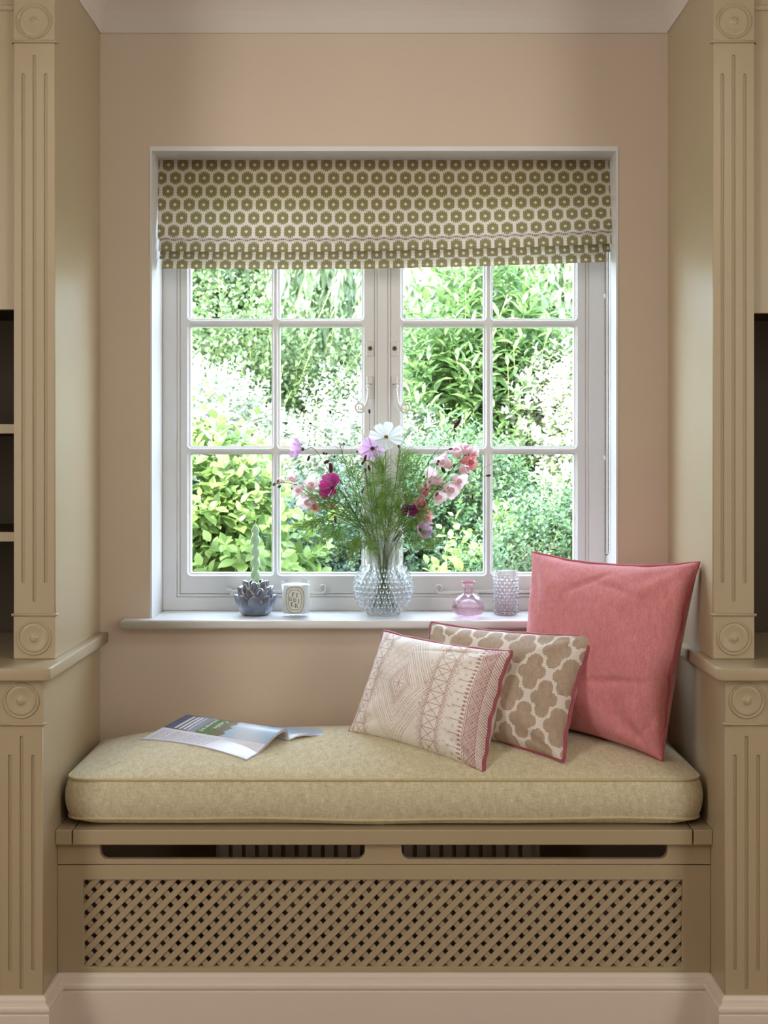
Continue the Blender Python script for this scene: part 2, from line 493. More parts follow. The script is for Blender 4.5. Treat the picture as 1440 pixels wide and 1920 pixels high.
DH = 3.466 - 0.012
def handle(parent, sx, xc):
    """monkey-tail casement fastener with its lock plate; sx=-1 curls to the left"""
    yh = yb
    e = empty('casement_fastener'); e.parent = parent; e.location = (0, 0, 0)
    h = bpy.data.objects
    q = poly('lock_plate', rrect(xc - 0.0105, xc + 0.0105, 1.584, 1.624, 0.002), [], yh - 0.005, yh + 0.001, M_METALP, e, bevel=0.002)
    lathe('lock_rim', [(0.0, 0.0), (0.0028, 0.0), (0.0032, 0.0025), (0.0058, 0.003), (0.0062, 0.0)], (xc, yh - 0.0045, 1.605), M_BRASS, e, 20, 'Y')
    lathe('keyhole', [(0.0, 0.0006), (0.0026, 0.0006), (0.0026, 0.0)], (xc, yh - 0.0052, 1.605), M_BLACK, e, 12, 'Y')
    poly('keeper_block', rrect(xc - 0.009, xc + 0.0075, 1.510, 1.531, 0.002), [], yh - 0.012, yh + 0.001, M_METALP, e, bevel=0.002)
    poly('back_plate', rrect(xc - 0.006, xc + 0.010, 1.470, 1.508, 0.002), [], yh - 0.004, yh + 0.001, M_METALP, e, bevel=0.0015)
    x0 = xc + sx * 0.004
    top = [Vector((x0, yh - 0.004, 1.503)), Vector((x0, yh - 0.014, 1.502)), Vector((x0 - sx * 0.001, yh - 0.019, 1.490)),
           Vector((x0 + sx * 0.001, yh - 0.020, 1.475)), Vector((x0 + sx * 0.004, yh - 0.021, 1.458)), Vector((x0 + sx * 0.010, yh - 0.021, 1.445))]
    cx, cz = x0 + sx * 0.0235, 1.4475
    sp = spiral(cx, cz, yh - 0.021, 0.0145, 0.0035, (-PI / 2 - 0.55) if sx > 0 else (-PI / 2 + 0.55), 1.45, 34, 1 if sx > 0 else -1)
    path = bez(top[:-1], 5) + sp
    rad = [0.0055] * 4 + [0.0038] * (len(path) - 4 - len(sp)) + [0.0034 - 0.0016 * k / len(sp) for k in range(len(sp))]
    mb = MB(); mb.tube(path, rad, 8); mb.ball(top[1], 0.0065)
    mb.build('lever', M_METALP, e)
handle(cL, -1, 694 * 3.46 / F - 720 * 3.46 / F)
handle(cR, 1, (740 - 720) * 3.46 / F)

def stay(parent, sx, x_hook, x_curl, z):
    """casement stay lying on the bottom rail, curled end towards the middle"""
    yh = yb - 0.009
    mb = MB()
    d = 1 if x_curl > x_hook else -1
    bar = [Vector((x_hook, yh, z + 0.003)), Vector((x_hook + d * 0.03, yh - 0.002, z - 0.001)), Vector(((x_hook + x_curl) / 2, yh - 0.003, z + 0.001)), Vector((x_curl - d * 0.012, yh - 0.003, z - 0.004))]
    r = 0.0115
    sp = spiral(x_curl, z + 0.008, yh - 0.003, r, 0.006, -PI / 2, 0.98, 26, d)
    path = bez(bar, 8) + sp
    mb.tube(path, [0.0036] * (len(path) - len(sp)) + [0.0034 - 0.0018 * k / len(sp) for k in range(len(sp))], 8)
    mb.ball((x_hook, yh, z + 0.003), 0.0075, sc=(1.4, 0.7, 0.8))
    mb.ball((x_hook + d * 0.022, yh, z), 0.0065, sc=(1.5, 0.7, 0.9))
    s = mb.build('window_stay', M_METALP, parent)
    m2 = MB()
    for xx in (x_hook + d * 0.01, x_hook + d * 0.17):
        m2.box(xx - 0.008, xx + 0.008, yh - 0.001, yb + 0.001, z - 0.010, z - 0.002)
        m2.tube([(xx, yh, z - 0.006), (xx, yh, z + 0.006)], 0.0028, 8)
    m2.build('stay_pin', M_METALP, s, False)
stay(cL, -1, (428 - 720) * 3.44 / F, (604 - 720) * 3.44 / F, CH - (1110 - 860) * 3.44 / F)
stay(cR, 1, (1012 - 720) * 3.44 / F, (824 - 720) * 3.44 / F, CH - (1110 - 860) * 3.44 / F)

# ------------------------------------------------------------------ JOINERY
def rosette(parent, x, z, yface, r, mat=M_JOIN):
    pr = [(0, 0.0052), (0.10, 0.0050), (0.20, 0.0042), (0.235, 0.0022), (0.27, 0.0018), (0.45, 0.0024), (0.70, 0.0036), (0.80, 0.0036),
          (0.835, 0.0012), (0.855, 0.0012), (0.885, 0.0034), (0.93, 0.0042), (0.97, 0.0034), (0.995, 0.0006), (1.02, -0.002)]
    return lathe('rosette', [(p[0] * r, p[1]) for p in pr], (x, yface, z), mat, parent, 56, 'Y')

def fluted_shaft(parent, xc, w, z0, z1, yface, fl, ybody, name='fluted_shaft'):
    holes = []
    for (dx, a, b) in fl:
        holes.append(rrect(xc + dx - 0.0036, xc + dx + 0.0036, a, b, 0.0036, 5))
    s = poly(name, rrect(xc - w / 2, xc + w / 2, z0, z1), holes, yface, yface + 0.0045, M_JOIN, parent, bevel=0.0011, res=2)
    boxes('flute_bed', [(xc - w / 2 + 0.002, xc + w / 2 - 0.002, yface + 0.0036, yface + 0.0046, z0 + 0.0005, z1 - 0.0005)], M_JOIN, s)
    return s

def astragal(parent, xc, w, z, yface, back):
    mb = MB()
    x0, x1 = xc - w / 2 - 0.0035, xc + w / 2 + 0.0035
    y0 = yface - 0.003
    mb.tube([(x0, back, z), (x0, y0, z), (x1, y0, z), (x1, back, z)], 0.0031, 10)
    return mb.build('astragal', M_JOIN, parent, True)

YU = 2.847 + CY        # face of the upper pilasters
ZL0, ZL1 = 0.8406, 0.8687   # ledge board
PW = 0.0905
def side_joinery(sx):
    side = 'left' if sx < 0 else 'right'
    xc = sx * (XI + PW / 2)
    far = sx * 1.95
    # ---- upper bookcase
    b = empty('bookcase', (sx * 1.35, -0.25, ZL1), 'tall beige bookcase %s of the window seat, %s' % (side, 'with dark open shelves' if sx < 0 else 'one tall dark niche'), 'bookcase')
    def bx(name, x0, x1, *r, mat=M_JOIN, bevel=0.0008, par=b):
        x0, x1 = sorted((x0, x1)); return boxes(name, [(x0, x1) + r], mat, par, bevel, 1)
    bx('side_panel', sx * XI, sx * (XI + 0.018), YU + 0.0047, -0.0006, ZL1 + 0.0004, ZC - 0.0006)
    bx('end_panel', far, sx * 1.968, YU + 0.02, -0.0006, ZL1 + 0.0004, ZC - 0.0006)
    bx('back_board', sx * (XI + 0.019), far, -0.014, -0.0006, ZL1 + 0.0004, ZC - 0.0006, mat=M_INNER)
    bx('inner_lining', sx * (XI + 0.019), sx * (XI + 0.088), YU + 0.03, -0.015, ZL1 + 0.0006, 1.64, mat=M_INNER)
    if sx < 0:
        bx('header_panel', sx * (XI + PW + 0.0005), far, YU + 0.013, YU + 0.032, 1.640, ZC - 0.0006)
    else:
        bx('header_panel', sx * (XI + PW + 0.0005), far, YU + 0.013, YU + 0.032, 1.632, ZC - 0.0006)
    bx('header_moulding', sx * (XI + PW + 0.0005), far, YU + 0.007, YU + 0.013, 2.300, 2.312, bevel=0.002)
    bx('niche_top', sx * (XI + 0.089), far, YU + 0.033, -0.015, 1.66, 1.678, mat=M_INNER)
    if sx < 0:
        for z in (1.367, 1.1265):
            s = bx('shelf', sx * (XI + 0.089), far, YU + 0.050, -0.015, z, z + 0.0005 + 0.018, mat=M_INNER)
            bx('shelf_edge', sx * (XI + 0.0885), far, YU + 0.030, YU + 0.0495, z - 0.001, z + 0.020, par=s)
    pil = empty('pilaster'); pil.parent = b; pil.location = -b.location
    fl = [(-0.0246, 1.036, 2.158), (0, 0.995, 2.199), (0.0246, 1.036, 2.158)]
    fluted_shaft(pil, xc, PW, 0.966, 2.227, YU, fl, YU + 0.03)
    x0_, x1_ = sorted((sx * (XI + 0.0185), sx * (XI + PW - 0.001)))
    boxes('pilaster_core', [(x0_, x1_, YU + 0.0046, YU + 0.029, ZL1 + 0.0006, ZC - 0.001)], M_JOIN, pil)
    for (z0, z1, zc) in ((ZL1 + 0.0006, 0.964, 0.9155), (2.229, 2.323, 2.272)):
        boxes('plinth_block', [(xc - PW / 2, xc + PW / 2, YU - 0.0012, YU + 0.0045, z0, z1)], M_JOIN, pil, 0.0008, 1)
        rosette(pil, xc, zc, YU - 0.0012, 0.0385)
    boxes('capital_block', [(xc - PW / 2 - 0.001, xc + PW / 2 + 0.001, YU - 0.002, YU + 0.0045, 2.327, ZC - 0.001)], M_JOIN, pil, 0.0008, 1)
    for z in (0.9665, 2.2275, 2.3255): astragal(pil, xc, PW, z, YU, YU + 0.008)
    # ---- ledge
    ya = 2.722 + CY
    inner = sx * 0.7034; outer = sx * 1.97
    x0, x1 = sorted((inner, outer))
    ring = rrect(x0, x1, ya, -0.0006, 0.016, 6, (0, 1, 0, 0) if sx < 0 else (1, 0, 0, 0))
    lg = poly('ledge', ring, [], ZL0 + 0.0003, ZL1, M_JOIN, None, bevel=0.004, plane='XY', res=2)
    tag(lg, 'beige painted ledge board with rounded front corner under the %s bookcase' % side, 'shelf')
    # ---- low cupboard
    c = empty('cupboard', (sx * 1.35, -0.3, 0), 'beige painted low cupboard with fluted pilaster beneath the %s ledge' % side, 'cupboard')
    bx('side_panel', sx * XI, sx * (XI + 0.018), YL + 0.0047, -0.0006, 0.0005, ZL0, par=c)
    bx('end_panel', far, sx * 1.968, YL + 0.02, -0.0006, 0.0005, ZL0, par=c)
    d = bx('door', sx * (XI + PW + 0.002), sx * 1.95, YL + 0.012, YL + 0.031, 0.02, ZL0 - 0.002, par=c)
    pil = empty('pilaster'); pil.parent = c; pil.location = -c.location
    fl = [(-0.0246, 0.222, 0.681), (0, 0.183, 0.721), (0.0246, 0.222, 0.681)]
    fluted_shaft(pil, xc, PW, 0.0006, 0.7455, YL, fl, YL + 0.03)
    boxes('pilaster_core', [(x0_, x1_, YL + 0.0046, YL + 0.029, 0.0006, ZL0)], M_JOIN, pil)
    boxes('plinth_block', [(xc - PW / 2, xc + PW / 2, YL - 0.0012, YL + 0.0045, 0.7475, ZL0)], M_JOIN, pil, 0.0008, 1)
    rosette(pil, xc, 0.7965, YL - 0.0012, 0.0385)
    astragal(pil, xc, PW, 0.7465, YL, YL + 0.008)
side_joinery(-1); side_joinery(1)

# ------------------------------------------------------------------ WINDOW SEAT
st = empty('window_seat', (0, YP, 0), 'built-in beige window seat with a lattice radiator grille under its lid', 'window seat')
ZT = 0.492
xa = XI - 0.0006
boxes('seat_lid', [(-0.6855, 0.6795, 2.848 + CY, -0.0008, ZT - 0.033, ZT)], M_JOIN, st, 0.002, 2)
boxes('lid_end_piece', [(-xa, -0.6885, 2.848 + CY, -0.0008, ZT - 0.033, ZT)], M_JOIN, st, 0.002, 2)
boxes('lid_end_piece', [(0.6825, xa, 2.848 + CY, -0.0008, ZT - 0.033, ZT)], M_JOIN, st, 0.002, 2)
zr = 0.4105
def slot(x0, x1, r=0.018, n=6):
    z0, z1 = 0.4215, ZT - 0.0335
    pts = [(x0, z1 - 0.001)]
    for k in range(n + 1):
        a = PI + (PI / 2) * k / n; pts.append((x0 + r + r * math.cos(a), z0 + r + r * math.sin(a)))
    for k in range(n + 1):
        a = 1.5 * PI + (PI / 2) * k / n; pts.append((x1 - r + r * math.cos(a), z0 + r + r * math.sin(a)))
    pts.append((x1, z1 - 0.001))
    return pts
zt = ZT - 0.0334
def notch(x0, x1, rev):
    return slot(x0, x1)
outl = [(-xa, zr), (xa, zr), (xa, zt)]
for (x0, x1) in ((0.039, 0.629), (-0.630, -0.0426)):
    s = slot(x0, x1); s = [(x1, zt)] + s[1:-1][::-1] + [(x0, zt)]
    outl += s
outl += [(-xa, zt)]
poly('top_rail', outl, [], YP, YP + 0.018, M_JOIN, st, bevel=0.0009)
LX0, LX1, LZ0, LZ1 = -0.6667, 0.662, 0.181, 0.376
poly('front_panel', rrect(-xa, xa, 0.0008, zr - 0.0018), [rrect(LX0, LX1, LZ0, LZ1)], YP + 0.0006, YP + 0.0186, M_JOIN, st, bevel=0.0009)
# lattice: two layers of diagonal slats, each slat a part, clipped to the opening
lat = empty('lattice_grille'); lat.parent = st; lat.location = -st.location
pitch = 0.034; sw = 0.0136
def clip_poly(pts, x0, x1, z0, z1):
    def clip(pts, ins, inter):
        out = []
        for i in range(len(pts)):
            a, b = pts[i - 1], pts[i]
            if ins(b):
                if not ins(a): out.append(inter(a, b))
                out.append(b)
            elif ins(a): out.append(inter(a, b))
        return out
    def ix(v):
        return lambda a, b: (v, a[1] + (b[1] - a[1]) * (v - a[0]) / (b[0] - a[0]))
    def iz(v):
        return lambda a, b: (a[0] + (b[0] - a[0]) * (v - a[1]) / (b[1] - a[1]), v)
    for ins, inter in ((lambda p: p[0] >= x0, ix(x0)), (lambda p: p[0] <= x1, ix(x1)), (lambda p: p[1] >= z0, iz(z0)), (lambda p: p[1] <= z1, iz(z1))):
        if pts: pts = clip(pts, ins, inter)
    return pts
def slat(xs, dirn, y0, y1):
    h = 0.5; hw = sw / 2 * math.sqrt(2)
    pts = [(xs - hw, LZ0 - 0.01), (xs + hw, LZ0 - 0.01), (xs + hw + dirn * h, LZ0 - 0.01 + h), (xs - hw + dirn * h, LZ0 - 0.01 + h)]
    pts = clip_poly(pts, LX0 - 0.003, LX1 + 0.003, LZ0 - 0.003, LZ1 + 0.003)
    if len(pts) < 3: return
    n = len(pts); c = 0.0009
    cx = sum(p[0] for p in pts) / n; cz = sum(p[1] for p in pts) / n
    v = [(p[0], y0 + c, p[1]) for p in pts] + [(p[0], y1, p[1]) for p in pts]
    fr_ = []
    for p in pts:                 # small arris on the front face
        s_ = sw; dx = (p[0] - cx); dz = (p[1] - cz); 
        nrm = Vector((1, -dirn)).normalized(); dd = dx * nrm.x + dz * nrm.y
        q = (p[0] - nrm.x * c * (1 if dd > 0 else -1), p[1] - nrm.y * c * (1 if dd > 0 else -1))
        fr_.append((q[0], y0, q[1]))
    v += fr_
    f = [tuple(range(n, 2 * n))[::-1], tuple(range(2 * n, 3 * n))]
    for i in range(n):
        j = (i + 1) % n
        f.append((i, j, n + j, n + i)); f.append((2 * n + i, 2 * n + j, j, i))
    me = mesh(v, f)
    bm = bmesh.new(); bm.from_mesh(me); bmesh.ops.recalc_face_normals(bm, faces=bm.faces); bm.to_mesh(me); bm.free()
    link('slat', me, M_JOIN, lat)
for i in range(-8, 42):
    slat(LX0 - 0.005 + i * pitch, 1, YP + 0.0075, YP + 0.0125)
for i in range(-1, 50):
    slat(LX0 + 0.012 + i * pitch, -1, YP + 0.0127, YP + 0.0177)

# radiator inside the seat
rad = empty('radiator', (0.0, -0.12, 0.1), 'pale panel radiator glimpsed through the slots of the window seat', 'radiator')
mb = MB()
for i in range(24):
    x = -0.40 + i * 0.032
    mb.box(x, x + 0.022, -0.155, -0.13, 0.14, 0.43)
mb.box(-0.41, 0.38, -0.14, -0.10, 0.13, 0.44)
mb.build('radiator_panel', M_RAD, rad, False)
for xx in (-0.40, 0.36):
    mb = MB(); mb.tube([(xx, -0.12, 0.0005), (xx, -0.12, 0.14)], 0.008); mb.build('radiator_pipe', M_RAD, rad)

# ------------------------------------------------------------------ SEAT CUSHION
def wob(x, y, s=1.0):
    return (math.sin(x * 7.1 * s + 1.3) * math.cos(y * 9.0 * s + 0.4) + 0.6 * math.sin(x * 15.7 * s + y * 6.0 + 2.0)) / 1.6
SA = 0.706; Y0c, Y1c = 2.868 + CY, -0.010
SBy = (Y1c - Y0c) / 2; SYc = (Y0c + Y1c) / 2
ZS1, ZS0 = 0.598, 0.511
def seat_top(u, v):
    return 0.066 * max(0, 1 - abs(u) ** 5.0) ** 0.62 * max(0, 1 - v * v) ** 0.80
def top_z(x, y):
    u = min(1, abs(x) / SA); v = max(-1, min(1, (y - SYc) / SBy))
    return ZS1 + seat_top(u, v) + 0.0035 * wob(x, y) * (1 - u ** 4) * (1 - v ** 4)
def rc(x, y, r=0.045):
    ax, ay = abs(x), abs(y)
    if ax > SA - r and ay > SBy - r:
        dx, dy = ax - (SA - r), ay - (SBy - r)
        m = max(dx, dy); L = math.hypot(dx, dy)
        if L > 0: dx *= m / L; dy *= m / L
        ax, ay = SA - r + dx, SBy - r + dy
    return math.copysign(ax, x), math.copysign(ay, y)
NU, NV = 120, 44
def edge_spread(k, n):
    t = 2 * k / n - 1
    return math.sin(t * PI / 2) * 0.35 + t * 0.65
verts, faces = [], []
for j in range(NV + 1):
    for i in range(NU + 1):
        u, v = edge_spread(i, NU), edge_spread(j, NV)
        x, y = rc(u * SA, v * SBy)
        verts.append((x, SYc + y, ZS1 + seat_top(u, v) + 0.0035 * wob(x, y) * (1 - u ** 4) * (1 - v ** 4)))
for j in range(NV):
    for i in range(NU):
        a = j * (NU + 1) + i; faces.append((a, a + 1, a + NU + 2, a + NU + 1))
per = [i for i in range(NU + 1)] + [j * (NU + 1) + NU for j in range(1, NV + 1)] + [NV * (NU + 1) + i for i in range(NU - 1, -1, -1)] + [j * (NU + 1) for j in range(NV - 1, 0, -1)]
def seam(dz, out, wave):
    pts = []
    for k in per:
        x, y, _ = verts[k]
        d = Vector((x / SA, (y - SYc) / SBy)); d = Vector((d.x ** 5, d.y ** 5))
        d = d.normalized() if d.length > 0 else Vector((0, 0))
        pts.append(Vector((x + d.x * out, y + d.y * out, dz + wave * wob(x * 1.0, y))))
    return pts
K = len(per)
rings = []
for t in range(1, 9):
    s = t / 8
    ring = seam(ZS1 + (ZS0 - ZS1) * s, 0.011 * math.sin(PI * s) ** 0.8, 0.0035 * s)
    base = len(verts); verts += [tuple(p) for p in ring]; rings.append(base)
prev = per
for base in rings:
    cur = [base + k for k in range(K)]
    for k in range(K):
        k2 = (k + 1) % K
        faces.append((prev[k2], prev[k], cur[k], cur[k2]))
    prev = cur
base = len(verts)
cx_, cy_ = 0, SYc
for s, dz in ((0.985, -0.006), (0.95, -0.012), (0.85, -0.0175), (0.7, -0.0187)):
    ring = []
    for k in prev if False else range(K):
        p = Vector(verts[rings[-1] + k]); q = Vector((p.x - math.copysign(min(abs(p.x), (1 - s) * 0.6), p.x), cy_ + (p.y - cy_) * s, p.z + dz))
        q.z = max(q.z, ZT + 0.0008) if s > 0.9 else ZT + 0.0008
        ring.append(q)
    b = len(verts); verts += [tuple(p) for p in ring]
    for k in range(K):
        k2 = (k + 1) % K
        faces.append((prev[k2], prev[k], b + k, b + k2))
    prev = [b + k for k in range(K)]
faces.append(tuple(prev)[::-1])
me = mesh(verts, faces)
cush = link('seat_cushion', me, M_SEAT, None, True)
tag(cush, 'long pale green-beige linen box cushion covering the window seat', 'seat cushion')
mb = MB(); sp_ = seam(ZS1 + 0.0, 0.0015, 0.0); sp_.append(sp_[0]); mb.tube(sp_, 0.0036, 7)
mb.build('top_piping', M_SEATP, cush)
mb = MB(); sp_ = seam(ZS0, 0.0012, 0.0035); sp_.append(sp_[0]); mb.tube(sp_, 0.0034, 7)
mb.build('bottom_piping', M_SEATP, cush)

# ------------------------------------------------------------------ SCATTER CUSHIONS
def pillow(name, label, corners, T, fmat, bmat, pmat, pr, nu=120, nv=90, pat=None, bow=0.05, wr=1.0, seed=0, ear=0.03, creases=()):
    """corners TL, TR, BR, BL; front faces the room"""
    TL, TR, BR, BL = corners
    ctr = (TL + TR + BR + BL) / 4
    N = (TR - TL).cross(BL - TL).normalized()
    if N.y > 0: N = -N
    def base(U, V):               # U,V in -1..1, V up
        b = bow
        e = 1 + ear * (abs(U) * abs(V)) ** 6
        Us = U * (1 - b * (1 - V * V) * abs(U) ** 3) * e; Vs = V * (1 - b * (1 - U * U) * abs(V) ** 3) * e
        u, v = (Us + 1) / 2, (1 - Vs) / 2
        return TL * (1 - u) * (1 - v) + TR * u * (1 - v) + BR * u * v + BL * (1 - u) * v
    r = np.random.default_rng(seed); ph = r.uniform(0, 6.28, 16); fr_ = r.uniform(0.7, 1.3, 16)
    def wr_f(U, V):
        w = 0.0
        # fans of tension creases from the corners plus soft dents near the seams
        for q, (cu, cv) in enumerate(((-1, 1), (1, 1), (1, -1), (-1, -1))):
            du, dv = U - cu, V - cv; d = math.hypot(du, dv); a = math.atan2(dv, du)
            w += 0.0042 * math.sin(a * 9 * fr_[q] + ph[q]) * math.exp(-((d - 0.38) / 0.33) ** 2)
        w += 0.0030 * math.sin(U * 5.3 * fr_[5] + V * 2.1 + ph[5]) * math.sin(V * 4.7 + ph[6])
        e = max(abs(U), abs(V))
        w += 0.0022 * math.sin((U if abs(V) > abs(U) else V) * 17 * fr_[7] + ph[7]) * math.exp(-((e - 0.93) / 0.10) ** 2)
        for (u0, v0, ang, ln, wd, dp) in creases:
            du, dv = U - u0, V - v0; ca, sa = math.cos(ang), math.sin(ang)
            al = du * ca + dv * sa; ac = -du * sa + dv * ca
            w -= dp * math.exp(-(al / ln) ** 2 - (ac / wd) ** 2)
        return w * wr
    root = empty(name, tuple(Vector(((BL.x + BR.x) / 2, (BL.y + BR.y) / 2, min(BL.z, BR.z)))), label, 'cushion', 'scatter cushions on the window seat')
    def surf(sgn, n1, n2, mat, nm, patf=None):
        vs, fs, pa = [], [], []
        for j in range(n2 + 1):
            for i in range(n1 + 1):
                U = -1 + 2 * i / n1; V = 1 - 2 * j / n2
                p = base(U, V)
                h = max(0, (1 - U * U) * (1 - V * V)) ** (0.42 if sgn > 0 else 0.30) * T / 2
                m = max(0, (1 - U ** 4) * (1 - V ** 4))
                h += wr_f(U, V) * m if sgn > 0 else 0
                vs.append(p + N * (h * sgn))
        for j in range(n2):
            for i in range(n1):
                a = j * (n1 + 1) + i
                q = (a, a + n1 + 1, a + n1 + 2, a + 1)
                fs.append(q if sgn > 0 else q[::-1])
        me = mesh(vs, fs)
        if patf is not None:
            U, V = np.meshgrid(np.linspace(-1, 1, n1 + 1), np.linspace(1, -1, n2 + 1))
            a = me.attributes.new('pattern', 'FLOAT', 'POINT')
            a.data.foreach_set('value', patf(U, V).astype(np.float32).ravel())
        return link(nm, me, mat, root, True)
    surf(1, nu, nv, fmat, 'front_panel', pat)
    surf(-1, 40, 40, bmat, 'back_panel')
    # piping round the seam
    pts = []
    m = 46
    for k in range(m): pts.append((-1 + 2 * k / m, 1))
    for k in range(m): pts.append((1, 1 - 2 * k / m))
    for k in range(m): pts.append((1 - 2 * k / m, -1))
    for k in range(m): pts.append((-1, -1 + 2 * k / m))
    pp = []
    for i, (U, V) in enumerate(pts):
        w = 0.0022 * math.sin(i * 0.33 + seed) + 0.0015 * math.sin(i * 0.81 + seed * 2)
        cf = (abs(U) * abs(V)) ** 10
        pp.append(base(U * (1 - 0.012 * cf), V * (1 - 0.012 * cf)) + N * (w * wr * (1 - cf)))
    pp += pp[:2]
    mb = MB(); mb.tube(pp, pr, 8); mb.build('piping', pmat, root)
    return root

def quatrefoil(U, V, sx=0.41, sz=0.27):
    """moorish trellis mask of white bands (stitched, so edges stay slightly stepped)"""
    X = U * sx / 2; Z = V * sz / 2
    a, b = 0.081, 0.108                 # horizontal and vertical repeat of the centred lattice
    st_ = 0.0035
    Z2 = np.round(Z / st_) * st_
    best = np.full(X.shape, 9.0)
    for ox in (0, 0.5):
        cx = (np.floor((X + 0.012) / a - ox + 0.5) + ox) * a
        cz = (np.floor((Z2 + 0.02) / b - ox + 0.5) + ox) * b
        dx, dz = np.abs(X + 0.012 - cx), np.abs(Z2 + 0.02 - cz)
        d1 = np.hypot(dx, (dz - 0.0235)) - 0.0175
        d2 = np.hypot((dx - 0.0175), dz) - 0.0150
        d3 = (dx / 0.0305 + dz / 0.039 - 1) * 0.026
        best = np.minimum(best, np.minimum(np.minimum(d1, d2), d3))
    m = (best > 0).astype(float)
    return m * (0.82 + 0.18 * np.sin(Z / 0.0022 * 3.14))

def tribal(U, V, sx=0.34, sz=0.27):
    X = (U * sx / 2); Z = V * sz / 2
    m = np.zeros(X.shape)
    def line(d, w=0.0009): return np.clip(1.25 - np.abs(d) / w, 0, 1)
    def dots(t, p=0.0042): return (np.abs((t / p) % 1 - 0.5) < 0.28)
    def band(cond, arr): return np.where(cond, arr, 0)
    # central diamonds
    cx = -0.045; dx = X - cx; ax = np.abs(dx); az = np.abs(Z)
    d = ax / 0.62 + az
    inb = ax < 0.082
    for r in (0.026, 0.034, 0.052, 0.060, 0.084, 0.092, 0.1165, 0.1245, 0.148, 0.158):
        m = np.maximum(m, band(inb, line(d - r, 0.0012)))
    for r in (0.043, 0.071, 0.104, 0.136):
        m = np.maximum(m, band(inb & dots(X - Z), line(d - r, 0.0017)))
    m = np.maximum(m, band(d < 0.026, line(np.minimum(np.minimum(ax, az), np.abs(ax - az * 0.62)), 0.0011)))
    m = np.maximum(m, band((d < 0.051) & (d > 0.034), line(((X * 1.6 + Z) / 0.006) % 1 - 0.5, 0.28) * 0.8))
    # vertical ladders of crossed triangles either side
    for c, w in ((-0.148 + 0.012, 0.014), (0.052, 0.017)):
        q = X - c - 0.006 * np.sin(Z * 9)
        for e in (-w, w, -w - 0.003, w + 0.003): m = np.maximum(m, line(q - e, 0.0010))
        cell = 0.028; zz = (Z / cell) % 1 - 0.5
        ii = np.abs(q) < w
        m = np.maximum(m, band(ii, line(np.minimum(np.abs(zz * cell - q * cell / (2 * w)), np.abs(zz * cell + q * cell / (2 * w))), 0.0011)))
        m = np.maximum(m, band(ii, line((np.abs(zz) - 0.5) * cell, 0.0011)))
        rr = np.hypot(q, zz * cell); th = np.arctan2(zz * cell, q)
        m = np.maximum(m, band((rr < 0.0065), line(np.sin(th * 4) * rr, 0.0009)))
        for e in (-w - 0.006, w + 0.006):
            m = np.maximum(m, band(dots(Z, 0.0055), line(q - e, 0.0012)))
        for e, sg in ((w + 0.0065, 1), (-w - 0.0065, -1)):
            t_ = (q - e) * sg; tri = 0.007 * (1 - np.abs(((Z / 0.014) % 1) - 0.5) * 2)
            m = np.maximum(m, band((t_ > 0) & (t_ < 0.008) & dots(Z, 0.0028), line(t_ - tri, 0.0013)))
    # stars scattered on both plain strips
    for c, per, r0 in ((0.086, 0.026, 0.0045), (-0.160, 0.026, 0.004), (0.020, 0.052, 0.007), (-0.108, 0.052, 0.007)):
        zz = ((Z + 0.011) / per) % 1 - 0.5; q = X - c
        rr = np.hypot(q, zz * per); th = np.arctan2(zz * per, q)
        m = np.maximum(m, band(rr < r0, line(np.sin(th * 4) * rr, 0.0010)))
    # palm-like sprigs growing from the border
    per = 0.030
    zz = ((Z + 0.004) / per) % 1 - 0.5; zz = zz * per
    m = np.maximum(m, band((X > 0.094) & (X < 0.122), line(zz, 0.0010)))
    rr = np.hypot(X - 0.095, zz); th = np.arctan2(zz, X - 0.095)
    m = np.maximum(m, band(rr < 0.0068, line(np.sin(th * 6) * rr, 0.0014)))
    z3 = (((Z + 0.019) / per) % 1 - 0.5) * per
    rr = np.hypot(X - 0.104, z3); th = np.arctan2(z3, X - 0.104)
    m = np.maximum(m, band(rr < 0.0042, line(np.sin(th * 4) * rr, 0.0012)))
    # leafy garland and the dense border
    lf = np.abs(((Z / 0.0095) % 1) - 0.5)
    m = np.maximum(m, band((X > 0.115) & (X < 0.126), (lf < 0.30 * (1 - np.abs(X - 0.1205) / 0.0065)).astype(float)))
    for e in (0.1275, 0.131, 0.1555): m = np.maximum(m, line(X - e, 0.0011))
    q = X - 0.143; cell = 0.030; zc = ((Z / cell) % 1 - 0.5) * cell
    dd = np.abs(q) / 0.012 + np.abs(zc) / 0.015
    ii = np.abs(q) < 0.0118
    for r in (0.35, 0.68, 1.0): m = np.maximum(m, band(ii, line((dd - r) * 0.0095, 0.0013)))
    m = np.maximum(m, band(ii & (dd > 1) & dots(X + Z, 0.003), 1.0))
    m = np.maximum(m, band(ii & (dd < 0.35), 0.8))
    m = np.maximum(m, band(X > 0.157, line(((Z + X) / 0.006) % 1 - 0.5, 0.30)))
    return m * (0.72 + 0.28 * np.sin(X * 900) * np.sin(Z * 760))

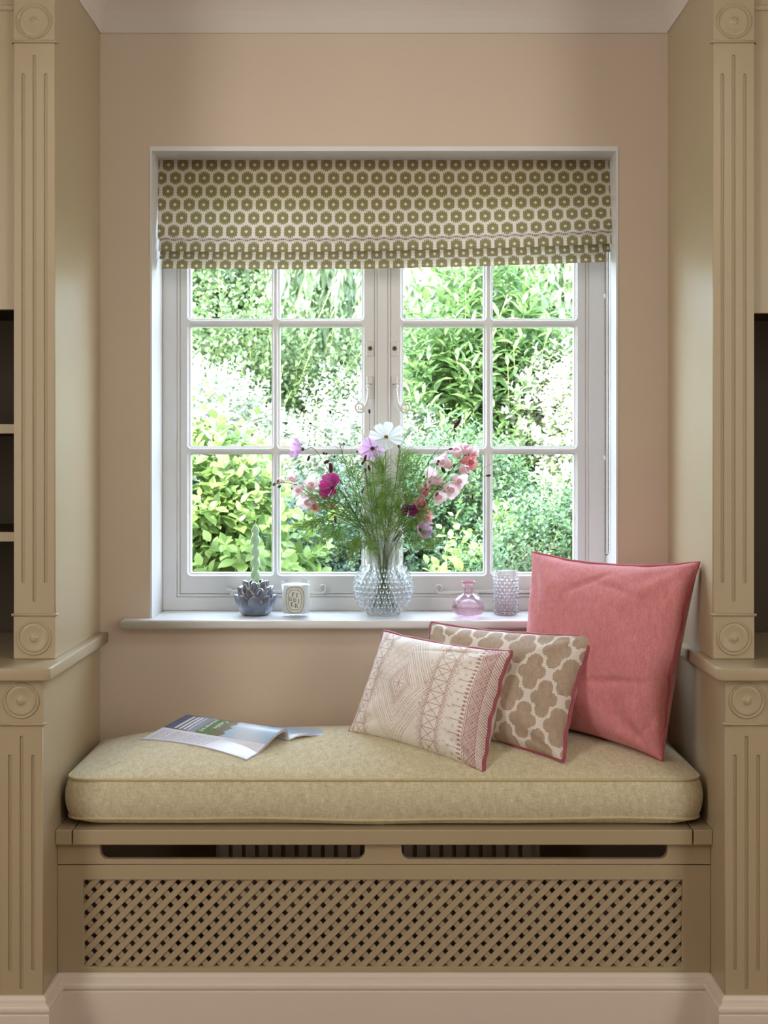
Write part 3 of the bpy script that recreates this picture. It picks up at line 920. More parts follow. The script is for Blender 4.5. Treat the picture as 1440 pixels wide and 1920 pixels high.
pillow('square_cushion', 'large square rose-pink linen cushion leaning in the right corner',
       [P(1001, 1038, 3.20), P(1308, 1057, 2.945), P(1240, 1422, 2.94), P(972, 1352, 3.21)], 0.21,
       M_PINK, M_PINK, M_PINKP, 0.0040, 110, 110, None, 0.075, 2.1, 3, 0.03,
       creases=((-0.05, 0.80, 0.5, 0.25, 0.035, 0.006), (0.78, 0.72, 1.9, 0.14, 0.03, 0.007), (0.5, -0.25, 0.1, 0.35, 0.04, 0.004), (0.82, -0.75, 0.9, 0.18, 0.04, 0.008), (0.25, 0.72, -0.25, 0.3, 0.04, 0.004)))
pillow('trellis_cushion', 'taupe cushion with a white quatrefoil trellis and rose piping, middle of the three',
       [P(811, 1170, 3.20), P(1111, 1194, 2.985), P(1055, 1424, 2.905), P(772, 1362, 3.13)], 0.15,
       M_TAUPE, M_TAUPEB, M_VELV, 0.0060, 330, 220, quatrefoil, 0.06, 1.5, 5, 0.03)
pillow('printed_cushion', 'cream cushion with a dark pink geometric print at the front of the pile',
       [P(722, 1186, 3.13), P(957, 1224, 2.955), P(905, 1446, 2.89), P(658, 1371, 3.06)], 0.16,
       M_EMB, M_EMBB, M_VELV, 0.0060, 460, 360, tribal, 0.06, 1.7, 9, 0.03, creases=((0.30, 0.80, 0.25, 0.3, 0.03, 0.006),))

# ------------------------------------------------------------------ ROMAN BLIND
def blind_mat():
    t = NT('ikat_medallion_cloth')
    uv = t.n('ShaderNodeUVMap'); sep = t.n('ShaderNodeSeparateXYZ'); t.l(uv.outputs[0], sep.inputs[0])
    U, V = sep.outputs[0], sep.outputs[1]      # already counted in repeats
    def medallions(off):           # every second row of the half-drop repeat
        us = t.math('ADD', U, 0.5 * off)
        fx = t.math('SUBTRACT', t.math('FRACT', us), 0.5)
        fz = t.math('MULTIPLY', t.math('SUBTRACT', t.math('FRACT', t.math('ADD', t.math('MULTIPLY', V, 0.5), 0.25 + 0.5 * off)), 0.5), 2.0)
        res = 15.0
        q = t.math('ROUND', t.math('MULTIPLY', fx, res)); col_i = t.math('DIVIDE', q, res)
        par = t.math('MODULO', t.math('ABSOLUTE', q), 2.0)
        az = t.math('MULTIPLY', t.math('ABSOLUTE', fz), 0.91)
        r = t.math('SQRT', t.math('ADD', t.math('MULTIPLY', col_i, col_i), t.math('MULTIPLY', az, az)))
        body = t.math('LESS_THAN', r, t.math('ADD', 0.350, t.math('MULTIPLY', par, 0.115)))      # alternate threads reach further: the jagged ikat edge
        rowp = t.math('MODULO', t.math('ABSOLUTE', t.math('ROUND', t.math('MULTIPLY', fz, 11.0))), 2.0)
        r2 = t.math('SQRT', t.math('ADD', t.math('MULTIPLY', fx, fx), t.math('MULTIPLY', az, az)))
        side = t.math('LESS_THAN', r2, t.math('ADD', 0.362, t.math('MULTIPLY', rowp, 0.05)))
        body = t.math('MAXIMUM', body, side)
        dia = t.math('LESS_THAN', t.math('ADD', t.math('ABSOLUTE', fx), t.math('ABSOLUTE', fz)), 0.13)
        return t.math('SUBTRACT', body, dia)
    msk = t.math('MAXIMUM', medallions(0.0), medallions(1.0))
    co = t.coord('Object')
    w = t.noise(1500, 2, co, (1.0, 0.2, 0.3))
    g = t.mixc(w, lin(116, 104, 66), lin(140, 128, 88))
    c = t.mixc(w, lin(198, 179, 163), lin(217, 199, 184))
    colr = t.mixc(msk, c, g)
    p = t.princ(colr, 0.9, 0.15)
    t.bump(w, p, 0.3, 0.001)
    tl = t.n('ShaderNodeBsdfTranslucent'); t.l(colr, tl.inputs[0])
    mx = t.n('ShaderNodeMixShader'); mx.inputs[0].default_value = 0.30
    t.l(p.outputs[0], mx.inputs[1]); t.l(tl.outputs[0], mx.inputs[2])
    return t.done(mx.outputs[0])
M_BLIND = blind_mat()
bl = empty('roman_blind', (0, 3.40 + CY, 2.09), 'gathered roman blind of green medallion print over the window', 'blind')
def blind():
    # (distance, z, fabric row coordinate, sag factor, half width)
    px2z = lambda py, D: CH - (py - 860) * D / F
    rows = lambda py: -(py - 433) / 24.8 + 0.5     # rows counted from the medallion row at 433
    main = [(3.395, 300), (3.392, 330), (3.386, 360), (3.377, 395), (3.364, 425), (3.357, 440), (3.355, 448.5)]
    prof = []
    for D, py in main: prof.append((D, px2z(py, D), rows(py), max(0, (py - 300) / 150) ** 1.5, 1.0))
    def fold(prev_z, D, ytop, ybot, vc, hw, sag):
        # tucked back edge, then the next visible lip; vc = pixel height of its medallion row
        k = round(rows(433)) - 1
        r = lambda py: (-(py - vc[0]) / 24.8 + 0.5) - vc[1]
        prof.append((D + 0.019, px2z(ytop - 5, D + 0.019), r(ytop - 7) , sag, hw))
        prof.append((D + 0.014, px2z(ytop, D + 0.014), r(ytop), sag, hw))
        prof.append((D + 0.005, px2z((ytop + ybot) / 2, D + 0.005), r((ytop + ybot) / 2), sag, hw))
        prof.append((D + 0.0005, px2z(ybot - 2.5, D), r(ybot - 2.5), sag, hw))
        prof.append((D + 0.001, px2z(ybot, D), r(ybot), sag, hw))
        prof.append((D + 0.005, px2z(ybot - 1.5, D + 0.005), r(ybot + 1), sag, hw))
    fold(0, 3.360, 449, 471, (464, 1), 0.997, 0.95)
    fold(0, 3.368, 471, 485.5, (478.5, 2), 0.992, 0.90)
    fold(0, 3.378, 486, 503.5, (498, 3), 0.983, 0.85)
    n = 90; k = len(prof)
    vs, fs = [], []
    uvs = []
    for i in range(n + 1):
        s = i / n
        for (D, z, row, sag, hw) in prof:
            x = (-0.5945 + 1.189 * s)
            if s < 0.5: x = x * (1 - (1 - hw) * 0.6) + 0.008 * (1 - 2 * s) * min(1, sag)
            else: x = x * hw
            dz = sag * (0.0235 * max(0, s - 0.05) ** 2.0 - 0.004 * math.sin(PI * s))
            dy = 0.002 * math.sin(s * 9 + z * 20) * sag
            vs.append((x, D + CY + dy, z + dz)); uvs.append((x / 0.0377, row))
    for i in range(n):
        for j in range(k - 1):
            a = i * k + j; fs.append((a, a + 1, a + k + 1, a + k))
    me = mesh(vs, fs)
    ul = me.uv_layers.new(name='UVMap')
    for lp in me.loops: ul.data[lp.index].uv = uvs[lp.vertex_index]
    o = link('cloth', me, M_BLIND, bl, False)
    me.polygons.foreach_set('use_smooth', [True] * len(me.polygons))
    return o
blind()
boxes('headrail', [(-0.585, 0.585, 3.402 + CY, 3.435 + CY, 2.062, 2.0935)], M_WHITE, bl, 0.001, 1)
t = NT('bead_chain_metal'); M_CHAIN = t.done(t.princ(lin(110, 95, 72), 0.35, 0.5, Metallic=0.7).outputs[0])
mb = MB()
def chain_path():
    D = 3.385; pts = []
    zt_, zb_ = CH - (455 - 860) * D / F, CH - (1036 - 860) * D / F
    x1, x2 = (1134.5 - 720) * D / F, (1140.5 - 720) * D / F
    z = zt_
    while z > zb_: pts.append((x1, D + CY, z)); z -= 0.0041
    xm = (x1 + x2) / 2; r = (x2 - x1) / 2
    for k in range(1, 4): a = PI + PI * k / 4; pts.append((xm + r * math.cos(a), D + CY, zb_ + 1.6 * r * math.sin(a)))
    z = zb_
    while z < zt_: pts.append((x2, D + CY, z)); z += 0.0041
    return pts
cp = chain_path()
for p in cp: mb.ball(p, 0.0017, 6, 4)
mb.tube(cp, 0.0005, 4)
ch = mb.build('pull_chain', M_CHAIN, bl, True, False); ch['kind'] = 'stuff'
t = NT('clear_plastic'); M_PLAS = t.done(t.princ(lin(225, 222, 215), 0.2, 0.5).outputs[0])
for py in (555, 858):
    mb = MB(); mb.ball(P(1134, py, 3.385), 0.0042, 8, 6, (0.8, 0.8, 1.4)); mb.build('chain_connector', M_PLAS, bl)
# ------------------------------------------------------------------ MAGAZINE
def rgb_attr_mat(name, rough=0.3):
    t = NT(name); at = t.n('ShaderNodeAttribute', attribute_name='print'); p = t.princ(at.outputs['Color'], rough, 0.5); return t.done(p.outputs[0])
M_PRINT = rgb_attr_mat('magazine_print', 0.28)
t = NT('page_stack'); M_PAPER = t.done(t.princ(t.mixc(t.noise(1400, 1, t.coord(), (0.05, 0.05, 1.0)), lin(176, 172, 176), lin(232, 230, 234)), 0.6, 0.3).outputs[0])
t = NT('headline_ink'); M_INK = t.done(t.princ(lin(245, 245, 248), 0.5).outputs[0])
mag = empty('magazine', tuple(P(400, 1390, 3.0)), 'open glossy magazine lying on the left of the seat cushion', 'magazine')
def V3(px, py, D, z=None):
    p = P(px, py, D)
    return p if z is None else Vector((p.x, p.y, z))
mA, mB = P(262, 1387, 3.05), P(462, 1424, 2.915)          # outer edge of the left-hand page
mKL, mKR = P(350, 1340, 3.125), P(534, 1367, 2.99)        # crest of the arched page
mSR = P(542, 1397, 3.0); mSL = mKL + Vector((0.012, 0.012, 0)); mSL.z = top_z(mSL.x, mSL.y) + 0.003      # spine
ab = (mB - mA).normalized(); perp = Vector((-ab.y, ab.x, 0)).normalized()
def page_pt(s, t):
    """s along the spine (0 left, 1 right), t from the outer edge (0) over the crest (1) down to the spine (1.4)"""
    o = mA.lerp(mB, s); k = mKL.lerp(mKR, s); sp = mSL.lerp(mSR, s)
    if t <= 1:
        e = t * (1 - s) + (3 * t * t - 2 * t ** 3) * s
        p = o.lerp(k, t); p.z = o.z + (k.z - o.z) * e
    else:
        q = (t - 1) / 0.4; c = k + perp * 0.020
        p = k * ((1 - q) ** 2) + c * (2 * q * (1 - q)) + sp * (q * q)
    p.z = max(p.z, top_z(p.x, p.y) + 0.0015)
    return p
mR1 = P(636, 1377, 3.05); mR2 = P(548, 1374, 3.13)
mS2 = mSR + (mA - mB) * 0.45; mS2.z = top_z(mS2.x, mS2.y) + 0.004
def right_pt(s, t):
    p = mSR.lerp(mR1, s).lerp(mS2.lerp(mR2, s), t)
    p.z = max(p.z, top_z(p.x, p.y) + 0.0015) + 0.010 * math.sin(PI * min(1, s * 1.6)) * (1 - s)
    return p
def sheet(fn, n1, t1, n2, off, mat, name, colf=None, grow=0.0, thick=0.0):
    vs, fs = [], []
    for j in range(n2 + 1):
        for i in range(n1 + 1):
            p = fn(i / n1, -grow * 0 + t1 * j / n2) + Vector((0, 0, off))
            p = p - perp * (grow * (1 - j / n2)) + ab * (grow * 0.5 * (i / n1))
            vs.append(p)
    for j in range(n2):
        for i in range(n1):
            a = j * (n1 + 1) + i; fs.append((a, a + 1, a + n1 + 2, a + n1 + 1))
    me = mesh(vs, fs)
    if colf is not None:
        at = me.color_attributes.new('print', 'FLOAT_COLOR', 'POINT')
        arr = np.ones((len(vs), 4), np.float32); q = 0
        for j in range(n2 + 1):
            for i in range(n1 + 1): arr[q, :3] = colf(i / n1, t1 * j / n2); q += 1
        at.data.foreach_set('color', arr.ravel())
    o = link(name, me, mat, mag, True)
    if thick:
        md = o.modifiers.new('thickness', 'SOLIDIFY'); md.thickness = thick; md.offset = -1
    return o
L3 = lambda r, g, b: np.array(lin(r, g, b)[:3])
def nz2(x, y): return math.sin(x * 13 + math.sin(y * 9) * 2) * math.cos(y * 17 + math.sin(x * 21)) * 0.5 + 0.5
def page_col(s, t):
    if t > 1.12: return L3(236, 236, 240)
    if t < 0.50:
        if s > 0.62: return L3(236, 236, 244) * (0.93 + 0.07 * nz2(s * 2, t * 2))
        c = L3(234, 233, 242)
        if 0.06 < t < 0.44 and 0.04 < s < 0.60 and not (0.135 < s < 0.155):
            if int(s * 130) % 2 == 0 and nz2(s * 90, t * 60) > 0.15: c = L3(196, 196, 210)
        return c
    if s < 0.07: return L3(98, 108, 138) * (0.8 + 0.4 * nz2(s * 3, t * 3))
    if s < 0.31:
        c = L3(150, 160, 182) if s + 0.15 * t > 0.30 else L3(112, 112, 134)
        if 0.08 < s < 0.24 and int(s * 44) % 2 == 0 and 0.53 < t < 0.97: c = L3(238, 240, 246)
        return c
    if s < 0.54 + 0.04 * nz2(t * 3, s * 3):
        return L3(104, 132, 80) * (0.65 + 0.6 * nz2(s * 9, t * 6)) if s < 0.47 else L3(132, 122, 96) * (0.7 + 0.5 * nz2(s * 11, t * 5))
    w = 0.5 + 0.5 * math.sin(s * 11 + t * 4)
    return L3(212, 220, 232) * (1 - w) + L3(160, 190, 218) * w
sheet(page_pt, 170, 1.4, 120, 0.0, M_PRINT, 'top_page', page_col)
for k, (o_, g_) in enumerate(((-0.0014, 0.0008), (-0.0030, 0.0), (-0.0046, 0.0022))):
    sheet(page_pt, 24, 1.36, 24, o_, M_PAPER, 'page_block', None, g_, 0.0012)
def rcol(s, t): return L3(178, 200, 226) * (0.85 + 0.2 * nz2(s * 5, t * 4)) if t > 0.10 else L3(232, 234, 242)
sheet(right_pt, 50, 1.0, 40, 0.0, M_PRINT, 'right_page', rcol)
sheet(right_pt, 12, 1.0, 12, -0.0012, M_PAPER, 'page_block', None, 0.001, 0.002)
def text_mesh(body, size, name, mat, parent, fmap, extr=0.00005):
    cu = bpy.data.curves.new('t', 'FONT'); cu.body = body; cu.size = size; cu.extrude = extr; cu.resolution_u = 2
    tmp = bpy.data.objects.new('t', cu); COL.objects.link(tmp); bpy.context.view_layer.update()
    me = bpy.data.meshes.new_from_object(tmp); bpy.data.objects.remove(tmp)
    for v in me.vertices: v.co = fmap(v.co.x, v.co.y, v.co.z)
    return link(name, me, mat, parent)
def on_page(s0, t0, k=1.0):
    def f(x, y, z):                 # lines run from the crest towards the outer edge, their tops to the right
        return page_pt(s0 + y / 0.30, min(1.0, t0 - x * k / 0.125)) + Vector((0, 0, 0.0009 + z))
    return f
text_mesh('powered', 0.022, 'headline', M_INK, mag, on_page(0.33, 0.97, 0.66))
text_mesh('Castle', 0.022, 'headline', M_INK, mag, on_page(0.415, 0.97, 0.66))

# ------------------------------------------------------------------ THINGS ON THE SILL
ZSI = 0.9035
# glazed artichoke holder
def glaze():
    t = NT('blue_grey_stoneware_glaze')
    n = t.noise(55, 4); n2 = t.noise(190, 3)
    c = t.mixc(n, lin(50, 46, 46), lin(120, 136, 162))
    g = t.n('ShaderNodeAttribute', attribute_name='rim')
    c = t.mixc(g.outputs['Fac'], c, lin(196, 176, 158))
    p = t.princ(c, 0.16, 0.7); p.inputs['Coat Weight'].default_value = 0.6
    t.bump(n2, p, 0.2, 0.001)
    return t.done(p.outputs[0])
M_GLAZE = glaze()
ax_, ay_ = P(479, 1150, 3.365).x, 3.365 + CY
art = empty('artichoke_candle_holder', (ax_, ay_, ZSI), 'blue-grey glazed ceramic artichoke candle holder on the window sill', 'candle holder')
lathe('bowl', [(0.0, 0.0005), (0.030, 0.0005), (0.034, 0.004), (0.043, 0.020), (0.045, 0.040), (0.036, 0.058), (0.026, 0.066), (0.016, 0.068), (0.0145, 0.050), (0.0, 0.048)], (ax_, ay_, ZSI), M_GLAZE, art, 40)
def art_petal(ang, r0, z0, r1, z1, w, tipout):
    n1, n2 = 16, 12
    vs, fs = [], []
    for side in (1, 0):
        for j in range(n2 + 1):
            t_ = j / n2
            rr = r0 + (r1 - r0) * math.sin(t_ * PI / 2 * 0.9) + tipout * t_ ** 4
            zz = z0 + (z1 - z0) * t_
            ww = w * (max(0.0, math.sin(PI * (0.30 + 0.70 * t_))) ** 0.55) + 0.0004
            for i in range(n1 + 1):
                s = -1 + 2 * i / n1
                keel = 0.0035 * (1 - abs(s)) + 0.0012 * math.exp(-(s / 0.12) ** 2)
                r = rr - 0.0045 * s * s + keel - (0.0024 if side == 0 else 0)
                a = ang + s * ww / max(rr, 0.02)
                vs.append((ax_ + r * math.cos(a), ay_ + r * math.sin(a), ZSI + zz))
    N1 = (n1 + 1) * (n2 + 1)
    for j in range(n2):
        for i in range(n1):
            a = j * (n1 + 1) + i
            fs.append((a, a + 1, a + n1 + 2, a + n1 + 1)); fs.append((N1 + a, N1 + a + n1 + 1, N1 + a + n1 + 2, N1 + a + 1))
    rim = [i for i in range(n1 + 1)] + [j * (n1 + 1) + n1 for j in range(1, n2 + 1)] + [n2 * (n1 + 1) + i for i in range(n1 - 1, -1, -1)] + [j * (n1 + 1) for j in range(n2 - 1, 0, -1)]
    for k in range(len(rim)):
        a, b = rim[k], rim[(k + 1) % len(rim)]
        fs.append((a, N1 + a, N1 + b, b))
    me = mesh(vs, fs); at = me.attributes.new('rim', 'FLOAT', 'POINT')
    rim_v = [(1.0 if (i in (0, n1) or j == n2) else 0.0) for _ in (0, 1) for j in range(n2 + 1) for i in range(n1 + 1)]
    at.data.foreach_set('value', rim_v)
    link('petal', me, M_GLAZE, art, True)
for k in range(8): art_petal(-PI / 2 + 0.03 + k * 2 * PI / 8, 0.0305 + 0.0035 * (k % 2 == 0), 0.003, 0.0470 + 0.0038 * (k % 2 == 0), 0.054, 0.0245, 0.002)
for k in range(8): art_petal(-PI / 2 + 0.02 + (k + 0.5) * 2 * PI / 8, 0.034 + 0.003 * (k % 2 == 0), 0.020, 0.0405 + 0.0034 * (k % 2 == 0), 0.075, 0.0225, 0.001)
for k in range(7): art_petal(-PI / 2 - 0.02 + k * 2 * PI / 7, 0.030, 0.040, 0.0310, 0.090, 0.0190, 0.000)
# twisted candle
t = NT('pale_green_wax'); p = t.princ(lin(176, 212, 176), 0.38, 0.5); p.inputs['Subsurface Weight'].default_value = 0.35; p.inputs['Subsurface Radius'].default_value = (0.01, 0.012, 0.008); p.inputs['Subsurface Scale'].default_value = 0.6
M_WAXG = t.done(p.outputs[0])
cz0, cz1 = ZSI + 0.050, CH - (981 - 860) * 3.365 / F
vs, fs = [], []
n, mrows = 28, 130
for j in range(mrows + 1):
    s = j / mrows; z = cz0 + (cz1 - cz0) * s
    tw = (z - cz0) / 0.0300 * PI + 0.7
    sc_ = 1.0 if s < 0.84 else max(0.05, max(0.0, math.cos((s - 0.84) / 0.16 * PI / 2)) ** 0.8)
    for k in range(n):
        a = 2 * PI * k / n
        r = 0.0102 * (1 + 0.24 * math.cos(2 * (a - tw))) * sc_
        vs.append((ax_ + r * math.cos(a), ay_ + r * math.sin(a), z))
for j in range(mrows):
    for k in range(n):
        k2 = (k + 1) % n; fs.append((j * n + k, j * n + k2, (j + 1) * n + k2, (j + 1) * n + k))
fs.append(tuple(range(n))[::-1]); fs.append(tuple(mrows * n + k for k in range(n)))
cnd = link('twisted_candle', mesh(vs, fs), M_WAXG, None, True)
tag(cnd, 'pale green twisted taper candle standing in the ceramic artichoke holder', 'candle')
mb = MB(); mb.tube([(ax_, ay_, cz1 - 0.004), (ax_ + 0.0006, ay_, cz1 + 0.004)], 0.0006, 5); mb.build('wick', M_PLAS, cnd)

# white jar candle
jx, jy = P(554, 1150, 3.325).x, 3.335 + CY
jar = empty('jar_candle', (jx, jy, ZSI), 'white candle in a glass jar with an oval label', 'candle')
HJ = 0.0925
lathe('glass_jar', [(0.0, 0.0004), (0.0325, 0.0004), (0.0342, 0.002), (0.0365, 0.045), (0.0388, HJ), (0.0378, HJ + 0.0006), (0.0368, HJ), (0.0345, 0.045), (0.0325, 0.010), (0.0, 0.009)], (jx, jy, ZSI), M_JAR, jar, 56)
t = NT('white_wax'); p = t.princ(lin(240, 243, 242), 0.4, 0.4); M_WAXW = t.done(p.outputs[0])
lathe('wax', [(0.0, 0.0095), (0.0322, 0.0105), (0.0342, 0.045), (0.0362, HJ - 0.010), (0.0, HJ - 0.011)], (jx, jy, ZSI), M_WAXW, jar, 48)
mb = MB(); mb.tube([(jx, jy, ZSI + HJ - 0.011), (jx + 0.001, jy, ZSI + HJ - 0.002)], 0.0007, 5); mb.build('wick', M_PLAS, jar)
t = NT('label_paper'); M_LAB = t.done(t.princ(lin(222, 224, 214), 0.6).outputs[0])
t = NT('label_ink'); M_LINK = t.done(t.princ(lin(30, 34, 32), 0.6).outputs[0])
def on_jar(off):
    def f(x, y, z=0):
        zz = 0.046 + y; r = 0.0342 + (zz - 0.002) * 0.0497 + off
        a = x / 0.037
        return Vector((jx + r * math.sin(a), jy - r * math.cos(a), ZSI + zz))
    return f
def oval(w, h, n=48):
    """upright pill with flattened sides"""
    out = []
    for k in range(n):
        a = 2 * PI * k / n
        c, s = math.cos(a), math.sin(a)
        out.append((w * math.copysign(abs(c) ** 0.72, c), h * math.copysign(abs(s) ** 0.80, s)))
    return out
def label_plate(w, h, off, mat, name, inner=None):
    f = on_jar(off); n = 48
    o = oval(w, h, n); rings = [o] + ([inner] if inner else [[(x * q, y * q) for x, y in o] for q in (0.8, 0.6, 0.4, 0.2, 0.01)])
    vs = [f(x, y) for ring in rings for (x, y) in ring]; fs = []
    for r in range(len(rings) - 1):
        for k in range(n):
            k2 = (k + 1) % n; fs.append((r * n + k, r * n + k2, (r + 1) * n + k2, (r + 1) * n + k))
    return link(name, mesh(vs, fs), mat, lab if name != 'label' else jar, True)
lab = None
lab = label_plate(0.0262, 0.0345, 0.0003, M_LAB, 'label')
label_plate(0.0255, 0.0338, 0.0006, M_LINK, 'label_border', oval(0.0243, 0.0326))
label_plate(0.0182, 0.0262, 0.0006, M_LINK, 'label_border', oval(0.0172, 0.0252))
GL = {'F': [(0, 0, .16, 1), (0, .9, .62, 1), (0, .46, .45, .55), (.55, .76, .62, 1), (-.1, 0, .28, .06), (-.1, .94, .1, 1)],
      'I': [(0, 0, .16, 1), (-.12, 0, .28, .06), (-.12, .94, .28, 1)],
      'U': [(0, .2, .16, 1), (.52, .2, .6, 1), (.06, .06, .5, .16), (0, .12, .14, .3), (.46, .1, .58, .3), (-.1, .94, .26, 1), (.42, .94, .7, 1)],
      'E': [(0, 0, .16, 1), (0, .9, .6, 1), (0, .46, .46, .55), (0, 0, .62, .1), (.54, .76, .6, 1), (.56, 0, .62, .26), (-.1, 0, .2, .06), (-.1, .94, .1, 1)],
      'G': [(0, .2, .16, .8), (.08, .84, .5, .93), (.05, .74, .2, .9), (.08, .06, .5, .15), (.05, .1, .2, .27), (.5, .1, .66, .45), (.4, .42, .76, .48), (.5, .7, .58, .95)],
      'R': [(0, 0, .16, 1), (0, .91, .45, 1), (0, .46, .45, .54), (.42, .56, .58, .92), (-.1, 0, .28, .06), (-.1, .94, .1, 1), (.24, .38, .36, .5), (.32, .26, .46, .4), (.42, .13, .56, .28), (.52, 0, .74, .16)]}
def letter(ch, x, y, s):
    f = on_jar(0.0009); vs, fs = [], []
    for (x0, y0, x1, y1) in GL[ch]:
        b = len(vs); vs += [f(x + x0 * s, y + y0 * s), f(x + x1 * s, y + y0 * s), f(x + x1 * s, y + y1 * s), f(x + x0 * s, y + y1 * s)]; fs.append((b, b + 1, b + 2, b + 3))
    link('letter', mesh(vs, fs), M_LINK, lab)
s_ = 0.0104
for ch_, x, y in (('F', -.0062, .0086), ('I', .0048, .0070), ('G', -.0140, -.0030), ('U', -.0030, -.0060), ('I', .0092, -.0085), ('E', -.0098, -.0165), ('R', .0008, -.0200)):
    letter(ch_, x, y, s_)
def ring_text(body, a0, da, w=0.0213, h=0.0293, size=0.0038, flip=1):
    """small lettering running round the oval between the two borders"""
    for i, c_ in enumerate(body):
        if c_ == ' ': continue
        a = a0 - flip * da * i
        c, s = math.cos(a), math.sin(a)
        x = w * math.copysign(abs(c) ** 0.72, c); y = h * math.copysign(abs(s) ** 0.80, s)
        a2 = a - flip * 0.02; x2 = w * math.copysign(abs(math.cos(a2)) ** 0.72, math.cos(a2)); y2 = h * math.copysign(abs(math.sin(a2)) ** 0.80, math.sin(a2))
        th = math.atan2(y2 - y, x2 - x); ct, st2 = math.cos(th), math.sin(th)
        f = on_jar(0.0009)
        text_mesh(c_, size, 'small_letter', M_LINK, lab, lambda X, Y, Z: f(x + (X - size * .3) * ct - (Y - size * .35) * st2, y + (X - size * .3) * st2 + (Y - size * .35) * ct), 0.0)
ring_text('diptyque', PI / 2 + 0.62, 0.17)
ring_text('34 boulevard saint', PI / 2 - 1.0, 0.115)
ring_text('germain paris 5e', PI / 2 + 2.9, 0.125)

# crystal hobnail vase
vx, vy = P(719, 1100, 3.36).x, 3.362 + CY
vase = empty('hobnail_vase', (vx, vy, ZSI), 'round clear glass hobnail vase holding garden flowers', 'vase')
def vr(z):          # body radius at height z above the sill
    c, R = 0.072, 0.0715
    q = R * R - (z - c) ** 2
    return math.sqrt(max(q, 0))
prof = [(0.0, 0.0006), (0.040, 0.0006), (0.043, 0.003)]
z = 0.012
while z < 0.128: prof.append((vr(z), z)); z += 0.006
prof += [(0.051, 0.133), (0.0505, 0.142), (0.0505, 0.175), (0.0520, 0.190), (0.0530, 0.1955), (0.0525, 0.1975), (0.0495, 0.1965), (0.0470, 0.186), (0.0455, 0.172), (0.0455, 0.140)]
z = 0.126
while z > 0.018: prof.append((vr(z) - 0.006, z)); z -= 0.008
prof += [(0.030, 0.014), (0.0, 0.012)]
lathe('glass_body', prof, (vx, vy, ZSI), M_GLASS, vase, 64)
mb = MB()
row = 0
z = 0.010
while z < 0.130:
    r = vr(z); nn = max(10, int(2 * PI * r / 0.0152))
    for k in range(nn):
        a = 2 * PI * (k + 0.5 * (row % 2)) / nn
        tilt = (z - 0.072) / 0.0715
        rr = 0.0062 if r > 0.045 else 0.0052
        mb.ball((vx + (r + 0.0035) * math.cos(a), vy + (r + 0.0035) * math.sin(a), ZSI + z + 0.003 * tilt), rr, 10, 7)
    z += 0.0125 * (0.75 + 0.25 * (r / 0.0715)); row += 1
hb = mb.build('hobnails', M_HOB, vase, True, False); hb['kind'] = 'stuff'

# pink bottle vase with water
bx_, by_ = P(878, 1150, 3.31).x, 3.312 + CY
bot = empty('bud_vase', (bx_, by_, ZSI), 'small round pink glass bud vase with a flared neck', 'vase')
lathe('glass_body', [(0.0, 0.0005), (0.024, 0.0005), (0.030, 0.003), (0.038, 0.014), (0.0412, 0.027), (0.038, 0.042), (0.028, 0.054), (0.016, 0.0605), (0.0118, 0.066), (0.0122, 0.074), (0.0165, 0.0885), (0.0178, 0.0905), (0.0170, 0.0920), (0.0150, 0.0900), (0.0105, 0.0755), (0.0098, 0.066), (0.0145, 0.0580), (0.027, 0.0505), (0.0362, 0.040), (0.0392, 0.027), (0.0362, 0.015), (0.026, 0.0065), (0.0, 0.0055)], (bx_, by_, ZSI), M_PGLASS, bot, 48)
lathe('water', [(0.0, 0.0056), (0.0259, 0.0066), (0.0361, 0.0151), (0.0391, 0.027), (0.0385, 0.032), (0.0, 0.032)], (bx_, by_, ZSI), M_WATER, bot, 40)
t = NT('pink_rim_glass'); p = t.princ(lin(226, 130, 164), 0.05, 0.6); p.inputs['Transmission Weight'].default_value = 0.6; M_PRIM = t.done(p.outputs[0])
lathe('lip', [(0.0168, 0.0893), (0.0181, 0.0903), (0.0178, 0.0925), (0.0166, 0.0928), (0.0158, 0.0908)], (bx_, by_, ZSI), M_PRIM, bot, 40, close=True)

# hobnail tumbler
tx_, ty_ = P(948, 1150, 3.385).x, 3.375 + CY
tum = empty('hobnail_tumbler', (tx_, ty_, ZSI), 'tall clear hobnail tumbler with a pink base beside the rose cushion', 'glass')
lathe('glass_body', [(0.0, 0.0005), (0.026, 0.0005), (0.0285, 0.003), (0.0305, 0.112), (0.0312, 0.1145), (0.0300, 0.1148), (0.0288, 0.112), (0.0265, 0.010), (0.0, 0.008)], (tx_, ty_, ZSI), M_PTINT, tum, 48)
mb = MB()
for j in range(11):
    for k in range(16):
        a = 2 * PI * (k + 0.5 * (j % 2)) / 16
        z = 0.008 + j * 0.0088; r = 0.0287 + z * 0.018
        mb.ball((tx_ + (r + 0.0008) * math.cos(a), ty_ + (r + 0.0008) * math.sin(a), ZSI + z), 0.0040, 8, 6)
hb = mb.build('hobnails', M_HOB, tum, True, False); hb['kind'] = 'stuff'
t = NT('pink_glass_foot'); p = t.princ(lin(246, 190, 204), 0.08, 0.5); p.inputs['Transmission Weight'].default_value = 0.75; M_FOOT = t.done(p.outputs[0])
lathe('pink_foot', [(0.0, 0.0079), (0.0264, 0.0098), (0.0262, 0.0120), (0.0, 0.0110)], (tx_, ty_, ZSI), M_FOOT, tum, 36)

